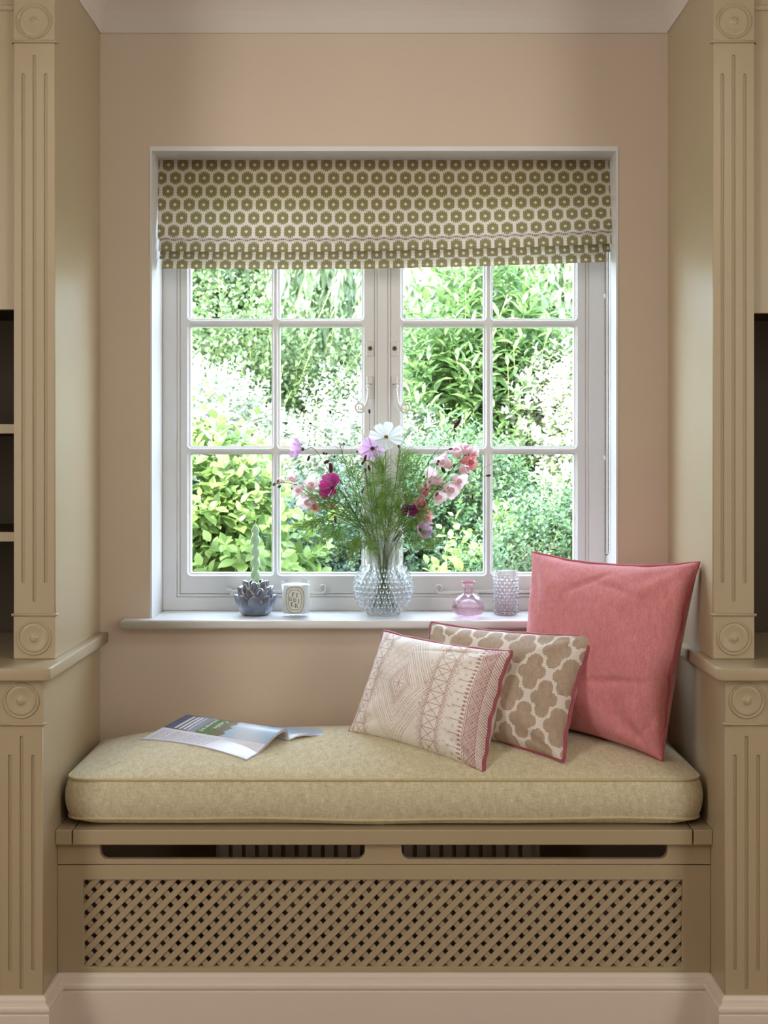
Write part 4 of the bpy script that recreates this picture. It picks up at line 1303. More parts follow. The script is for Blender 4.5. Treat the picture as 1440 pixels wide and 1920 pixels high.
# ------------------------------------------------------------------ FLOWERS
def leafmat(name, c1, c2, trans=0.35, rough=0.5, c3=None, p3=0.0, spec=0.4, k=1.0, pale=0.0):
    def adj(c):
        g_ = 0.3 * c[0] + 0.6 * c[1] + 0.1 * c[2]
        return tuple(k * (v * (1 - pale) + g_ * pale) for v in c[:3]) + (1,)
    c1, c2 = adj(c1), adj(c2)
    if c3 is not None: c3 = adj(c3)
    t = NT(name)
    g = t.n('ShaderNodeNewGeometry')
    c = t.mixc(g.outputs['Random Per Island'], c1, c2)
    if c3 is not None:
        m = t.math('FRACT', t.math('MULTIPLY', g.outputs['Random Per Island'], 37.7))
        c = t.mixc(t.math('LESS_THAN', m, p3), c, c3)
    p = t.princ(c, rough, spec)
    tl = t.n('ShaderNodeBsdfTranslucent'); t.l(c, tl.inputs[0])
    mx = t.n('ShaderNodeMixShader'); mx.inputs[0].default_value = trans
    t.l(p.outputs[0], mx.inputs[1]); t.l(tl.outputs[0], mx.inputs[2])
    return t.done(mx.outputs[0])
M_STEM = leafmat('flower_stem', lin(88, 112, 58), lin(112, 138, 76), 0.2)
M_FEATH = leafmat('feathery_foliage', lin(112, 150, 62), lin(170, 202, 108), 0.4)
M_DSTEM = leafmat('dark_stem', lin(70, 84, 50), lin(92, 100, 62), 0.1)
M_BURNET = leafmat('burnet_bud', lin(70, 34, 42), lin(108, 58, 66), 0.1, 0.9)
def petalmat(name, c1, c2, streak=True):
    t = NT(name)
    uv = t.n('ShaderNodeUVMap'); sep = t.n('ShaderNodeSeparateXYZ'); t.l(uv.outputs[0], sep.inputs[0])
    s = t.math('SINE', t.math('MULTIPLY', sep.outputs[0], 38.0))
    s = t.math('MULTIPLY', t.math('ADD', s, 1.0), 0.5)
    f = t.math('ADD', t.math('MULTIPLY', s, 0.30), t.math('MULTIPLY', sep.outputs[1], 0.7))
    c = t.mixc(f, c1, c2)
    p = t.princ(c, 0.6, 0.25)
    tl = t.n('ShaderNodeBsdfTranslucent'); t.l(c, tl.inputs[0])
    mx = t.n('ShaderNodeMixShader'); mx.inputs[0].default_value = 0.42
    t.l(p.outputs[0], mx.inputs[1]); t.l(tl.outputs[0], mx.inputs[2])
    return t.done(mx.outputs[0])
M_LILAC = petalmat('lilac_petal', lin(190, 132, 182), lin(232, 198, 232))
M_WPET = petalmat('white_petal', lin(206, 212, 208), lin(232, 234, 238))
M_MAG = petalmat('magenta_petal', lin(158, 30, 110), lin(206, 70, 156))
M_PURP = petalmat('purple_petal', lin(96, 24, 74), lin(150, 54, 122))
M_BLUSH = petalmat('blush_petal', lin(232, 196, 198), lin(246, 226, 230))
M_CORAL = petalmat('coral_petal', lin(218, 128, 128), lin(240, 176, 176))
t = NT('pollen'); M_POLL = t.done(t.princ(lin(150, 112, 30), 0.9).outputs[0])
t = NT('dark_pollen'); M_POLD = t.done(t.princ(lin(74, 62, 34), 0.9).outputs[0])
M_CALYX = leafmat('calyx', lin(70, 84, 44), lin(98, 108, 60), 0.1)

VC = Vector((vx, vy, ZSI))
def stem_path(tip, wob_=0.006, droop=None, seed=0):
    """from the foot of the vase through its neck to the tip"""
    r = random.Random(seed)
    d = Vector((tip.x - vx, tip.y - vy, 0)); L = max(d.length, 1e-4); dn = d / L
    side = Vector((-dn.y, dn.x, 0))
    foot = VC - dn * min(0.028, L * 0.25) + side * r.uniform(-0.012, 0.012) + Vector((0, 0, 0.020))
    neck = VC + dn * min(0.036, 0.012 + L * 0.14) + side * r.uniform(-0.018, 0.018) + Vector((0, 0, 0.192))
    mid = neck.lerp(tip, 0.5) + Vector((r.uniform(-wob_, wob_), r.uniform(-wob_, wob_), r.uniform(0, wob_) + 0.08 * L))
    pts = [foot, neck.lerp(foot, 0.5), neck, mid, tip]
    if droop is not None: pts = pts[:-1] + [tip + droop, tip]
    return bez(pts, 7)

def cosmos(label, c, normal, R, cup, mat, cen, seed, npet=8, wf=0.37, stem=True):
    nrm = Vector(normal).normalized()
    a = nrm.cross(Vector((0, 0, 1)));
    if a.length < 0.1: a = nrm.cross(Vector((1, 0, 0)))
    a.normalize(); b = nrm.cross(a)
    root = empty('cosmos_flower', tuple(VC + Vector((0, 0, 0.02))), label, 'flower', 'flowers in the hobnail vase')
    r = random.Random(seed)
    if stem:
        base = c - nrm * 0.008
        pth = stem_path(base, seed=seed, droop=-nrm * 0.03)
        mb = MB(); mb.tube(pth, 0.0010, 6); mb.build('stem', M_STEM, root)
    mb = MB(); mb.ball(c - nrm * 0.002, 0.0055, 10, 7, (1, 1, 0.9)); mb.build('calyx', M_CALYX, root)
    mb = MB()
    for k in range(36):
        q = math.sqrt(k / 36) * 0.0052; w = k * 2.39996
        mb.ball(c + nrm * (0.004 - q * 0.25) + (a * math.cos(w) + b * math.sin(w)) * q, 0.0010, 5, 4)
    mb.build('flower_centre', cen, root)
    n1, n2 = 8, 9
    for k in range(npet):
        w = 2 * PI * k / npet + r.uniform(-0.12, 0.12)
        dr = a * math.cos(w) + b * math.sin(w); sd = nrm.cross(dr)
        vs, fs, uv = [], [], []
        Rk = R * r.uniform(0.9, 1.06); tw = r.uniform(-0.25, 0.25); cu = cup + r.uniform(-0.12, 0.12)
        for j in range(n2 + 1):
            t_ = j / n2
            wd = R * wf * (0.12 + 0.88 * math.sin(min(t_ * 1.12, 1) * PI / 2) ** 1.1) * (1 - 0.18 * max(0, t_ - 0.8) / 0.2)
            for i in range(n1 + 1):
                s = -1 + 2 * i / n1
                tooth = (1 - 0.055 * abs(math.sin(s * 4.7)) - 0.05 * s * s) if t_ > 0.85 else 1.0
                L = 0.003 + Rk * t_ * tooth
                ang = cu * (0.35 + 0.65 * t_)
                lift = L * math.sin(ang) + 0.0018 * math.sin(s * 6 + k) * t_ - 0.10 * wd * s * s
                p = c + dr * (L * math.cos(ang)) + sd * (s * wd) + nrm * (lift + 0.001 + s * wd * tw)
                vs.append(p); uv.append((i / n1, t_))
        for j in range(n2):
            for i in range(n1):
                q = j * (n1 + 1) + i; fs.append((q, q + 1, q + n1 + 2, q + n1 + 1))
        me = mesh(vs, fs); ul = me.uv_layers.new(name='UVMap')
        for lp in me.loops: ul.data[lp.index].uv = uv[lp.vertex_index]
        link('petal', me, mat, root, True)
    return root
cosmos('lilac cosmos seen from the side at the far left of the vase', P(566, 842, 3.33), (-0.93, -0.25, 0.12), 0.036, 0.75, M_LILAC, M_POLD, 1)
cosmos('lilac cosmos facing the room, just left of the white one', P(698, 841, 3.335), (0.05, -1, 0.12), 0.033, 0.12, M_LILAC, M_POLD, 2)
cosmos('white cosmos with a yellow centre at the top of the bouquet', P(724, 820, 3.315), (0.0, -0.86, 0.5), 0.044, 0.22, M_WPET, M_POLL, 3, 7, 0.30)
cosmos('deep magenta cosmos on the left of the bouquet', P(624, 915, 3.285), (-0.62, -0.70, 0.30), 0.038, 0.55, M_MAG, M_POLD, 4, 6, 0.44)
cosmos('half-closed dark purple cosmos nodding right of the vase rim', P(768, 945, 3.255), (0.0, -0.60, -0.80), 0.031, 0.75, M_PURP, M_POLD, 5, 7, 0.28)
cosmos('small pale lilac cosmos lowest on the right of the bouquet', P(787, 994, 3.27), (0.62, -0.70, 0.12), 0.030, 0.75, M_LILAC, M_POLD, 6)

def floret(c, d, up, s, mat, name, parent, seed):
    """snapdragon bloom: a pouched tube with two ruffled upper lobes and a rolled lower lip"""
    r = random.Random(seed)
    d = Vector(d).normalized(); up = (Vector(up) - d * Vector(up).dot(d)).normalized(); sd = d.cross(up)
    s = s * 1.42; n = 24; rows = 14; vs, fs, uv = [], [], []
    for j in range(rows + 1):
        t_ = j / rows
        for k in range(n):
            a = 2 * PI * k / n
            ru = 0.30 + 0.20 * math.sin(t_ * PI * 0.9)
            fl = 0.0
            if t_ > 0.55:
                q = (t_ - 0.55) / 0.45
                ru += q ** 1.3 * (0.40 + 0.13 * math.sin(a * 3 + seed) + 0.09 * math.sin(a * 7 + seed * 2))
                fl = q * q * (0.20 * math.sin(a * 2 + 0.5 + seed) + 0.10 * math.sin(a * 6 + seed))
            x, y = math.cos(a) * ru, math.sin(a) * ru * (0.95 if t_ < 0.6 else 1.05)
            L = t_ * 1.35 - (0.42 * max(0, t_ - 0.72) ** 1.0 * 1.3) + fl
            vs.append(c + (d * L + sd * x + up * (y + 0.12 * t_)) * s); uv.append((k / n, t_))
    for j in range(rows):
        for k in range(n):
            k2 = (k + 1) % n; fs.append((j * n + k, j * n + k2, (j + 1) * n + k2, (j + 1) * n + k))
    me = mesh(vs, fs); ul = me.uv_layers.new(name='UVMap')
    for lp in me.loops: ul.data[lp.index].uv = uv[lp.vertex_index]
    f = link(name, me, mat, parent, True)
    mb = MB(); mb.ball(c + d * s * 0.9 - up * s * 0.05, s * 0.34, 8, 6, (1, 1, 0.8)); mb.add([], [])
    g = mb.build('throat', mat, f, True, False)
    ul = g.data.uv_layers.new(name='UVMap')
    mb = MB(); mb.ball(c + d * s * 0.02, s * 0.26, 8, 6); mb.build('calyx', M_CALYX, f, True, False)
    return f
def snapdragon(label, path, blooms, buds, seed):
    root = empty('snapdragon', tuple(VC + Vector((0.0, 0, 0.02))), label, 'flower', 'flowers in the hobnail vase')
    pth = stem_path(path[0], seed=seed) + bez(path, 8)[1:]
    n = len(pth)
    mb = MB(); mb.tube(pth, [0.0021 - 0.0011 * k / n for k in range(n)], 7); mb.build('stem', M_STEM, root)
    for i, (px, py, D, dx, dy, dz, s, m) in enumerate(blooms):
        floret(P(px, py, D), (dx, dy, dz), (0, 0, 1) if abs(dz) < 0.8 else (0, -1, 0), s, m, 'bloom', root, seed * 31 + i)
    mb = MB()
    for (px, py, D, r) in buds:
        mb2 = MB(); mb2.ball(P(px, py, D), r, 8, 6, (1.0, 0.9, 1.4), Matrix.Rotation(0.6, 3, 'Y')); mb2.build('bud', M_CALYX, root, True, False)
    return root
snapdragon('blush snapdragon spike arching out to the left', [P(615, 958, 3.33), P(580, 925, 3.33), P(545, 906, 3.33), P(508, 908, 3.33)],
    [(590, 935, 3.325, -0.6, -0.7, -0.3, 0.021, M_BLUSH), (582, 918, 3.335, 0.1, -0.7, 0.6, 0.018, M_BLUSH), (566, 912, 3.325, -0.5, -0.7, -0.5, 0.015, M_BLUSH), (553, 902, 3.33, -0.4, -0.6, 0.4, 0.013, M_BLUSH),
     (606, 925, 3.33, 0.3, -0.6, 0.5, 0.018, M_BLUSH), (588, 946, 3.325, 0.2, -0.7, -0.5, 0.012, M_CORAL), (532, 903, 3.33, -0.7, -0.4, 0.2, 0.008, M_BLUSH), (622, 942, 3.33, 0.1, -0.5, -0.8, 0.009, M_CORAL)],
    [(522, 902, 3.33, .004), (514, 908, 3.33, .0037), (507, 905, 3.33, .003), (524, 912, 3.33, .004), (540, 897, 3.33, .0036), (548, 915, 3.33, .0036), (505, 912, 3.33, .0028)], 11)
snapdragon('pink snapdragon spike leaning to the upper right', [P(782, 972, 3.32), P(806, 935, 3.31), P(838, 892, 3.30), P(868, 858, 3.29), P(890, 842, 3.29)],
    [(790, 974, 3.315, 0.75, -0.6, 0.3, 0.015, M_CORAL), (796, 948, 3.31, -0.4, -0.8, 0.2, 0.017, M_CORAL), (798, 928, 3.31, -0.1, -0.5, 0.8, 0.014, M_CORAL), (818, 926, 3.31, 0.3, -0.8, -0.3, 0.017, M_BLUSH),
     (826, 904, 3.30, -0.7, -0.6, 0.3, 0.022, M_BLUSH), (836, 912, 3.30, 0.5, -0.8, -0.3, 0.020, M_BLUSH), (850, 896, 3.30, 0.6, -0.7, -0.3, 0.018, M_BLUSH), (844, 874, 3.295, -0.75, -0.5, 0.45, 0.020, M_BLUSH),
     (862, 880, 3.29, 0.85, -0.5, 0.1, 0.016, M_BLUSH), (860, 856, 3.29, -0.3, -0.5, 0.8, 0.016, M_BLUSH), (868, 864, 3.29, 0.85, -0.6, -0.1, 0.019, M_CORAL), (873, 852, 3.29, 0.1, -0.4, 0.9, 0.015, M_BLUSH), (880, 852, 3.29, 0.8, -0.4, 0.4, 0.012, M_BLUSH)],
    [(842, 886, 3.295, .004), (852, 872, 3.29, .004), (856, 884, 3.29, .004), (878, 846, 3.29, .004), (887, 843, 3.29, .0033), (822, 918, 3.3, .0035), (800, 940, 3.31, .004), (888, 858, 3.29, .003)], 12)

def burnet(px, py, D, ln, rr, lean, seed, stems=True, label=None, extra=()):
    root = empty('burnet_stem', tuple(VC + Vector((0, 0, 0.02))), label, 'flower', 'burnet stems in the hobnail vase')
    tip = P(px, py, D)
    pth = stem_path(tip, 0.012, seed=seed)
    mb = MB(); mb.tube(pth, [0.0008] * (len(pth) - 4) + [0.0005] * 4, 5); mb.build('stem', M_DSTEM, root)
    R_ = Vector((0, 0, 1)).rotation_difference(Vector(lean).normalized()).to_matrix()
    mb = MB(); mb.ball(tip + Vector(lean).normalized() * ln * 0.8, rr, 10, 9, (1, 1, ln / rr), R_)
    mb.build('flower_head', M_BURNET, root)
    for (qx, qy, l2, r2, lean2) in extra:
        t2 = P(qx, qy, D); k = min(len(pth) - 2, int(len(pth) * 0.80))
        mb = MB(); mb.tube(bez([pth[k], pth[k].lerp(t2, 0.6) + Vector((0, 0, 0.006)), t2], 6), 0.0005, 5); mb.build('side_stem', M_DSTEM, root)
        R2 = Vector((0, 0, 1)).rotation_difference(Vector(lean2).normalized()).to_matrix()
        mb = MB(); mb.ball(t2, r2, 8, 7, (1, 1, l2 / r2), R2); mb.build('flower_head', M_BURNET, root)
    return root
BU = [((852, 802, 3.27, .0155, .0048), (0.55, 0, 0.8), 'tall burnet with a long dark red head at the upper right', [(845, 842, .006, .0028, (1, 0, .2)), (820, 870, .0035, .003, (0, 0, 1))]),
      ((620, 776, 3.33, .005, .0032), (-0.2, 0, 1), 'thin burnet rising over the upper left of the bouquet', [(582, 794, .0042, .0020, (1, 0, 0)), (645, 832, .004, .0022, (0.3, 0, -1))]),
      ((693, 775, 3.34, .006, .0028), (-0.1, 0, 1), 'burnet with a small dark bud in front of the left window catch', [(675, 801, .0038, .0014, (1, 0, 0.1)), (669, 847, .003, .0016, (1, 0, .4))]),
      ((619, 870, 3.30, .0135, .0052), (0.15, 0, -1), 'burnet with a fat fuzzy drooping head above the magenta cosmos', [(612, 866, .008, .0045, (1, 0, .5)), (607, 850, .0035, .0032, (0, 0, 1)), (612, 851, .003, .003, (0, 0, 1)), (627, 856, .003, .003, (0, 0, 1))]),
      ((577, 864, 3.32, .0085, .0034), (0.35, 0, 1), 'burnet with a small two-tone head below the left lilac cosmos', []),
      ((686, 854, 3.29, .0105, .0036), (-0.25, 0, -1), 'burnet hanging over the lilac cosmos left of the centre', [(680, 868, .006, .003, (.4, 0, 1)), (692, 878, .0085, .0034, (.3, 0, -1)), (685, 882, .006, .002, (0, 0, 1))]),
      ((749, 840, 3.33, .006, .0028), (-0.4, 0, 1), 'burnet with one purple bud right of the white cosmos', []),
      ((834, 886, 3.26, .009, .0042), (-0.5, 0, 0.8), 'burnet with a dark head amid the pink snapdragon blooms', [(822, 865, .004, .0035, (0, 0, 1)), (795, 894, .0032, .0032, (0, 0, 1)), (803, 869, .0035, .0022, (.6, 0, .6))]),
      ((912, 892, 3.30, .0068, .003), (1, 0, 0.1), 'long burnet stem reaching furthest to the right', [(886, 932, .0075, .0026, (-.1, 0, 1)), (859, 927, .004, .0022, (.4, 0, -1)), (829, 953, .003, .0014, (0, 0, 1))]),
      ((934, 864, 3.34, .005, .0024), (1, 0, 0.35), 'faint burnet stem crossing the right window bar', [(882, 880, .003, .002, (1, 0, 1)), (893, 862, .003, .002, (1, 0, .6))]),
      ((628, 968, 3.29, .010, .0034), (0.1, 0, -1), 'burnet bud hanging low in the feathery leaves on the left', []),
      ((668, 940, 3.30, .007, .0025), (0.1, 0, -1), 'burnet bud standing among the stems left of centre', [(680, 920, .007, .0022, (.4, 0, 1)), (667, 960, .004, .0018, (0, 0, 1)), (678, 968, .003, .0014, (0, 0, 1))])]
for i, (a_, lean, lb, ex_) in enumerate(BU): burnet(*a_, lean, 40 + i, label=lb, extra=ex_)

# feathery dill-like foliage
def frond(mb, base, d, L, depth, r, rad):
    """fine forked threads"""
    d = d.normalized()
    k = 4
    pts = [base]; p = base.copy(); dd = d.copy()
    for i in range(k):
        dd = (dd + Vector((r.uniform(-.22, .22), r.uniform(-.22, .22), r.uniform(-.16, .10)))).normalized()
        p = p + dd * (L / k); pts.append(p.copy())
    mb.tube(pts, rad, 3)
    if depth > 0:
        for i in range(1, k + 1):
            for _ in range(2):
                ax = Vector((r.uniform(-1, 1), r.uniform(-1, 1), r.uniform(-1, 1)))
                nd = (dd + ax * 0.75).normalized()
                frond(mb, pts[i], nd, L * r.uniform(0.42, 0.62), depth - 1, r, rad * 0.72)
def sprig(label, tip, seed, n=7, spread=0.05, fall=0.0, thick=0.0014, L=0.05):
    r = random.Random(seed)
    root = empty('feathery_sprig', tuple(VC + Vector((0, 0, 0.02))), label, 'foliage', 'feathery leaf sprigs in the hobnail vase')
    pth = stem_path(tip, 0.008, seed=seed)
    mb = MB(); mb.tube(pth, [thick * (1 - 0.5 * k / len(pth)) for k in range(len(pth))], 6); mb.build('stem', M_STEM, root)
    mb = MB(); m = len(pth)
    n = int(n * 1.1)
    for i in range(n):
        k = int(m * (0.58 + 0.42 * i / n)); k = min(k, m - 2)
        d = (pth[k + 1] - pth[k]).normalized() * 0.7 + Vector((r.uniform(-1, 1), r.uniform(-0.7, 0.5), r.uniform(-0.3, 0.6) - fall))
        frond(mb, pth[k], d, L * r.uniform(0.75, 1.25), 2, r, 0.00078)
    for _ in range(3):
        frond(mb, pth[-1], (pth[-1] - pth[-3]).normalized() + Vector((r.uniform(-.4, .4), r.uniform(-.4, .3), r.uniform(-.3, .3) - fall)), L * 1.1, 2, r, 0.00078)
    o = mb.build('fronds', M_FEATH, root, False, False); o['kind'] = 'stuff'
SPR = [((745, 890, 3.33), 0.0, 'feathery green sprig rising straight above the vase neck', 9, .055), ((718, 905, 3.31), 0.0, 'feathery sprig in front of the window mullion', 9, .055),
       ((775, 905, 3.35), 0.1, 'feathery sprig behind the white cosmos stem', 8, .05), ((700, 940, 3.35), 0.1, 'feathery sprig low in the middle left', 8, .05),
       ((640, 945, 3.31), 0.35, 'feathery sprig under the magenta cosmos', 9, .058), ((618, 965, 3.33), 0.7, 'long feathery sprig drooping over the left side', 10, .062),
       ((668, 905, 3.35), 0.0, 'slim feathery sprig left of the mullion', 7, .05), ((790, 930, 3.32), 0.2, 'feathery sprig beneath the pink snapdragon', 8, .05),
       ((762, 960, 3.29), 0.3, 'feathery sprig around the dark purple cosmos', 8, .05), ((680, 1000, 3.30), 0.9, 'feathery sprig hanging beside the left of the vase neck', 7, .045),
       ((795, 985, 3.31), 0.8, 'feathery sprig hanging right of the vase rim', 7, .045), ((735, 960, 3.28), 0.0, 'dense feathery sprig just above the vase mouth', 9, .05)]
for i, (a_, fall, lb, n_, L_) in enumerate(SPR): sprig(lb, P(*a_), 70 + i, n_, 0.05, fall, 0.0017, L_)

# ------------------------------------------------------------------ GARDEN
tag(boxes('ground', [(-14, 14, 0.26, 26, -0.35, -0.25)], paint('garden_soil', lin(92, 100, 60), 0.9, 0.3, 0.2)), kind='structure')

def basis(d, n):
    d = d / (np.linalg.norm(d, axis=1, keepdims=True) + 1e-9)
    n = n - d * np.sum(n * d, axis=1, keepdims=True)
    n = n / (np.linalg.norm(n, axis=1, keepdims=True) + 1e-9)
    return d, np.cross(n, d), n
# leaf outline: (along, across, up) and faces
LEAF_OVAL = (np.array([[0, 0, 0], [.15, -.19, .03], [.15, .19, .03], [.20, 0, 0], [.42, -.32, .06], [.42, .32, .06], [.45, 0, -.01], [.70, -.25, .04], [.70, .25, .04], [.72, 0, -.03],
                       [.88, -.11, -.01], [.88, .11, -.01], [1, 0, -.10]]),
             [(0, 3, 1), (0, 2, 3), (1, 3, 6, 4), (3, 2, 5, 6), (4, 6, 9, 7), (6, 5, 8, 9), (7, 9, 10), (9, 8, 11), (9, 12, 10), (9, 11, 12)])
LEAF_SMALL = (np.array([[0, 0, 0], [.5, -.27, .06], [.5, .27, .06], [1, 0, -.04]]), [(0, 2, 3), (0, 3, 1)])
LEAF_LANCE = (np.array([[0, 0, 0], [.35, -.13, .04], [.35, .13, .04], [.38, 0, .0], [.72, -.10, -.02], [.72, .10, -.02], [.74, 0, -.06], [1, 0, -.2]]),
              [(0, 3, 1), (0, 2, 3), (1, 3, 6, 4), (3, 2, 5, 6), (4, 6, 7), (6, 5, 7)])
def leaves_mesh(p, d, n, size, leaf):
    V, Fc = leaf
    d, s, n = basis(d, n)
    size = size[:, None]
    vs = (p[:, None, :] + (V[None, :, 0:1] * d[:, None, :] + V[None, :, 1:2] * s[:, None, :] + V[None, :, 2:3] * n[:, None, :]) * size[:, :, None])
    N, k = len(p), len(V)
    vs = vs.reshape(-1, 3)
    me = bpy.data.meshes.new('foliage')
    loops = []; starts = []; c = 0
    fl = [np.array(f) for f in Fc]
    per = sum(len(f) for f in fl)
    one = np.concatenate(fl); L = (np.arange(N)[:, None] * k + one[None, :]).ravel()
    st1 = np.cumsum([0] + [len(f) for f in fl[:-1]]); ST = (np.arange(N)[:, None] * per + st1[None, :]).ravel()
    me.vertices.add(len(vs)); me.vertices.foreach_set('co', vs.astype(np.float32).ravel())
    me.loops.add(len(L)); me.loops.foreach_set('vertex_index', L.astype(np.int32))
    me.polygons.add(len(ST)); me.polygons.foreach_set('loop_start', ST.astype(np.int32))
    me.update(calc_edges=True)
    me.validate()
    return me
def unit(a): return a / (np.linalg.norm(a, axis=1, keepdims=True) + 1e-9)
def shrub(name, label, cat, c, R, nt, k, tw, leaf, ls, mat, up=0.6, parts=0, stemmat=None, group='garden plants beyond the window', inner=0.25, lumps=9, grav=0.0, stemr=0.004, seed=1, crown_only=False):
    g = np.random.default_rng(seed)
    c = np.array(c, float); R = np.array(R, float)
    root = empty(name, (float(c[0]), float(c[1]), -0.25), label, cat, group)
    # lumpy crown: twigs start on blobs distributed over the ellipsoid
    lc = unit(g.normal(size=(lumps, 3))); lc[:, 2] = np.abs(lc[:, 2]) * 1.0 - 0.15
    lc = c + lc * R * 0.55; lr = g.uniform(0.42, 0.62, lumps)
    which = g.integers(0, lumps, nt)
    dirs = unit(g.normal(size=(nt, 3)))
    dirs[:, 1] = np.where(dirs[:, 1] > 0.35, -dirs[:, 1], dirs[:, 1])     # mostly the side that can be seen from the house
    rad = np.where(g.random(nt) < inner, g.uniform(0.3, 0.85, nt), g.uniform(0.88, 1.02, nt))
    base = lc[which] + dirs * R * lr[which][:, None] * rad[:, None]
    t = unit(dirs + np.array([0, 0, up]) + g.normal(size=(nt, 3)) * 0.25)
    L = tw * g.uniform(0.6, 1.3, nt)
    f = (np.arange(k) + 0.3) / k
    pos = base[:, None, :] + t[:, None, :] * (L[:, None] * f[None, :])[:, :, None]
    pos[:, :, 2] -= grav * (L[:, None] * f[None, :]) ** 2
    a = unit(np.cross(t, g.normal(size=(nt, 3)))); b = np.cross(t, a)
    ph = np.arange(k)[None, :] * 2.4 + g.uniform(0, 6.28, nt)[:, None]
    outd = a[:, None, :] * np.cos(ph)[:, :, None] + b[:, None, :] * np.sin(ph)[:, :, None]
    d = outd * 0.85 + t[:, None, :] * (0.25 + 0.75 * f[None, :, None])
    n = t[:, None, :] * 0.8 + np.array([0, -0.25, 0.6]) + g.normal(size=pos.shape) * 0.18
    size = ls * g.uniform(0.65, 1.2, (nt, k)) * (1.0 - 0.45 * f[None, :] ** 2)
    pos, d, n, size = pos.reshape(-1, 3), d.reshape(-1, 3), n.reshape(-1, 3), size.ravel()
    keep = pos[:, 1] > 0.40
    pos, d, n, size = pos[keep], d[keep], n[keep], size[keep]
    if parts:
        # the leaves nearest the window and in its view stand alone
        D = pos[:, 1] - CY; px = 720 + pos[:, 0] * F / D; py = 860 - (pos[:, 2] - CH) * F / D
        vis = (px > 345) & (px < 1090) & (py > 480) & (py < 1085)
        score = np.where(vis, D - size * 6, 99)
        idx = np.argsort(score)[:parts]
        m = np.zeros(len(pos), bool); m[idx] = True
        V, Fc = leaf; me = mesh(V.tolist(), Fc, 'leaf'); me.materials.append(mat)
        dd, ss, nn = basis(d[m], n[m])
        for q in range(int(m.sum())):
            o = bpy.data.objects.new('leaf', me); COL.objects.link(o); o.parent = root
            sc_ = size[m][q]
            M = Matrix(((dd[q][0] * sc_, ss[q][0] * sc_, nn[q][0] * sc_, pos[m][q][0] - c[0]), (dd[q][1] * sc_, ss[q][1] * sc_, nn[q][1] * sc_, pos[m][q][1] - c[1]),
                        (dd[q][2] * sc_, ss[q][2] * sc_, nn[q][2] * sc_, pos[m][q][2] + 0.25), (0, 0, 0, 1)))
            o.matrix_local = M
        pos, d, n, size = pos[~m], d[~m], n[~m], size[~m]
    o = link('foliage', leaves_mesh(pos, d, n, size, leaf), mat, root, leaf is not LEAF_SMALL); o['kind'] = 'stuff'
    mb = MB()
    for q in range(min(nt, 90)):
        b0 = Vector(base[q]); e0 = b0 + Vector(t[q]) * float(L[q]) * 0.95
        root_ = Vector((c[0] + (b0.x - c[0]) * 0.25, c[1] + (b0.y - c[1]) * 0.25, -0.25))
        mb.tube([root_, root_.lerp(b0, 0.6) + Vector((0, 0, 0.05)), b0, e0], [stemr * 1.6, stemr, stemr * 0.6, stemr * 0.3], 4)
    s = mb.build('branches', stemmat or M_BARK, root, True, False); s['kind'] = 'stuff'
    return root
M_BARK = leafmat('twig_bark', lin(110, 100, 70), lin(140, 130, 90), 0.0, 0.8)
M_GST = leafmat('green_twig', lin(150, 170, 90), lin(190, 200, 120), 0.1, 0.7)
G = lambda *a: a
M_HYD = leafmat('lime_leaf', lin(120, 165, 62), lin(176, 208, 104), 0.40, 0.42, k=0.65, pale=0.14, spec=0.6)
M_BOX = leafmat('small_green_leaf', lin(70, 120, 66), lin(128, 172, 92), 0.32, 0.35, k=0.56, pale=0.14, spec=0.6)
M_BLUE = leafmat('blue_green_leaf', lin(52, 98, 72), lin(110, 152, 110), 0.28, 0.35, k=0.47, pale=0.14, spec=0.6)
M_VARI = leafmat('variegated_leaf', lin(150, 186, 128), lin(206, 220, 176), 0.38, 0.4, lin(240, 240, 226), 0.45, k=0.54, pale=0.14, spec=0.6)
M_LAN = leafmat('lance_leaf', lin(96, 148, 60), lin(158, 194, 102), 0.42, 0.4, k=0.59, pale=0.14, spec=0.6)
M_CREAM = leafmat('cream_blossom', lin(226, 232, 196), lin(246, 246, 232), 0.42, 0.6, lin(150, 180, 96), 0.18, k=0.77, pale=0.14, spec=0.6)
M_MEAD = leafmat('meadow_leaf', lin(106, 148, 70), lin(160, 188, 110), 0.4, 0.5, k=0.47, pale=0.14, spec=0.6)
M_WILL = leafmat('willow_leaf', lin(134, 174, 106), lin(196, 214, 160), 0.45, 0.4, k=0.54, pale=0.14, spec=0.6)
M_TREE = leafmat('tree_leaf', lin(72, 114, 62), lin(128, 164, 100), 0.35, 0.5, k=0.47, pale=0.14, spec=0.6)
M_DTREE = leafmat('deep_tree_leaf', lin(44, 80, 46), lin(86, 124, 74), 0.3, 0.5, k=0.47, pale=0.14, spec=0.6)

y = lambda D: D + CY
shrub('lime_shrub', 'bright lime-green broad-leaved shrub at the lower left of the view', 'shrub', (-0.80, y(5.35), 0.75), (0.50, 0.42, 0.78), 800, 9, 0.16, LEAF_OVAL, 0.075, M_HYD, parts=300, stemmat=M_GST, seed=11)
shrub('blue_green_shrub', 'low bluish-green small-leaved shrub behind the jar candle', 'shrub', (-0.22, y(5.9), 0.72), (0.56, 0.45, 0.66), 2600, 10, 0.11, LEAF_SMALL, 0.032, M_BLUE, seed=12)
shrub('variegated_shrub', 'white-edged variegated shrub behind the bouquet', 'shrub', (-0.10, y(6.8), 0.95), (0.62, 0.42, 0.78), 2600, 10, 0.13, LEAF_SMALL, 0.038, M_VARI, seed=13)
shrub('pale_shrub', 'pale flowering shrub at the left window edge', 'shrub', (-1.12, y(7.2), 1.1), (0.62, 0.5, 0.72), 2200, 10, 0.14, LEAF_SMALL, 0.045, M_VARI, seed=14)
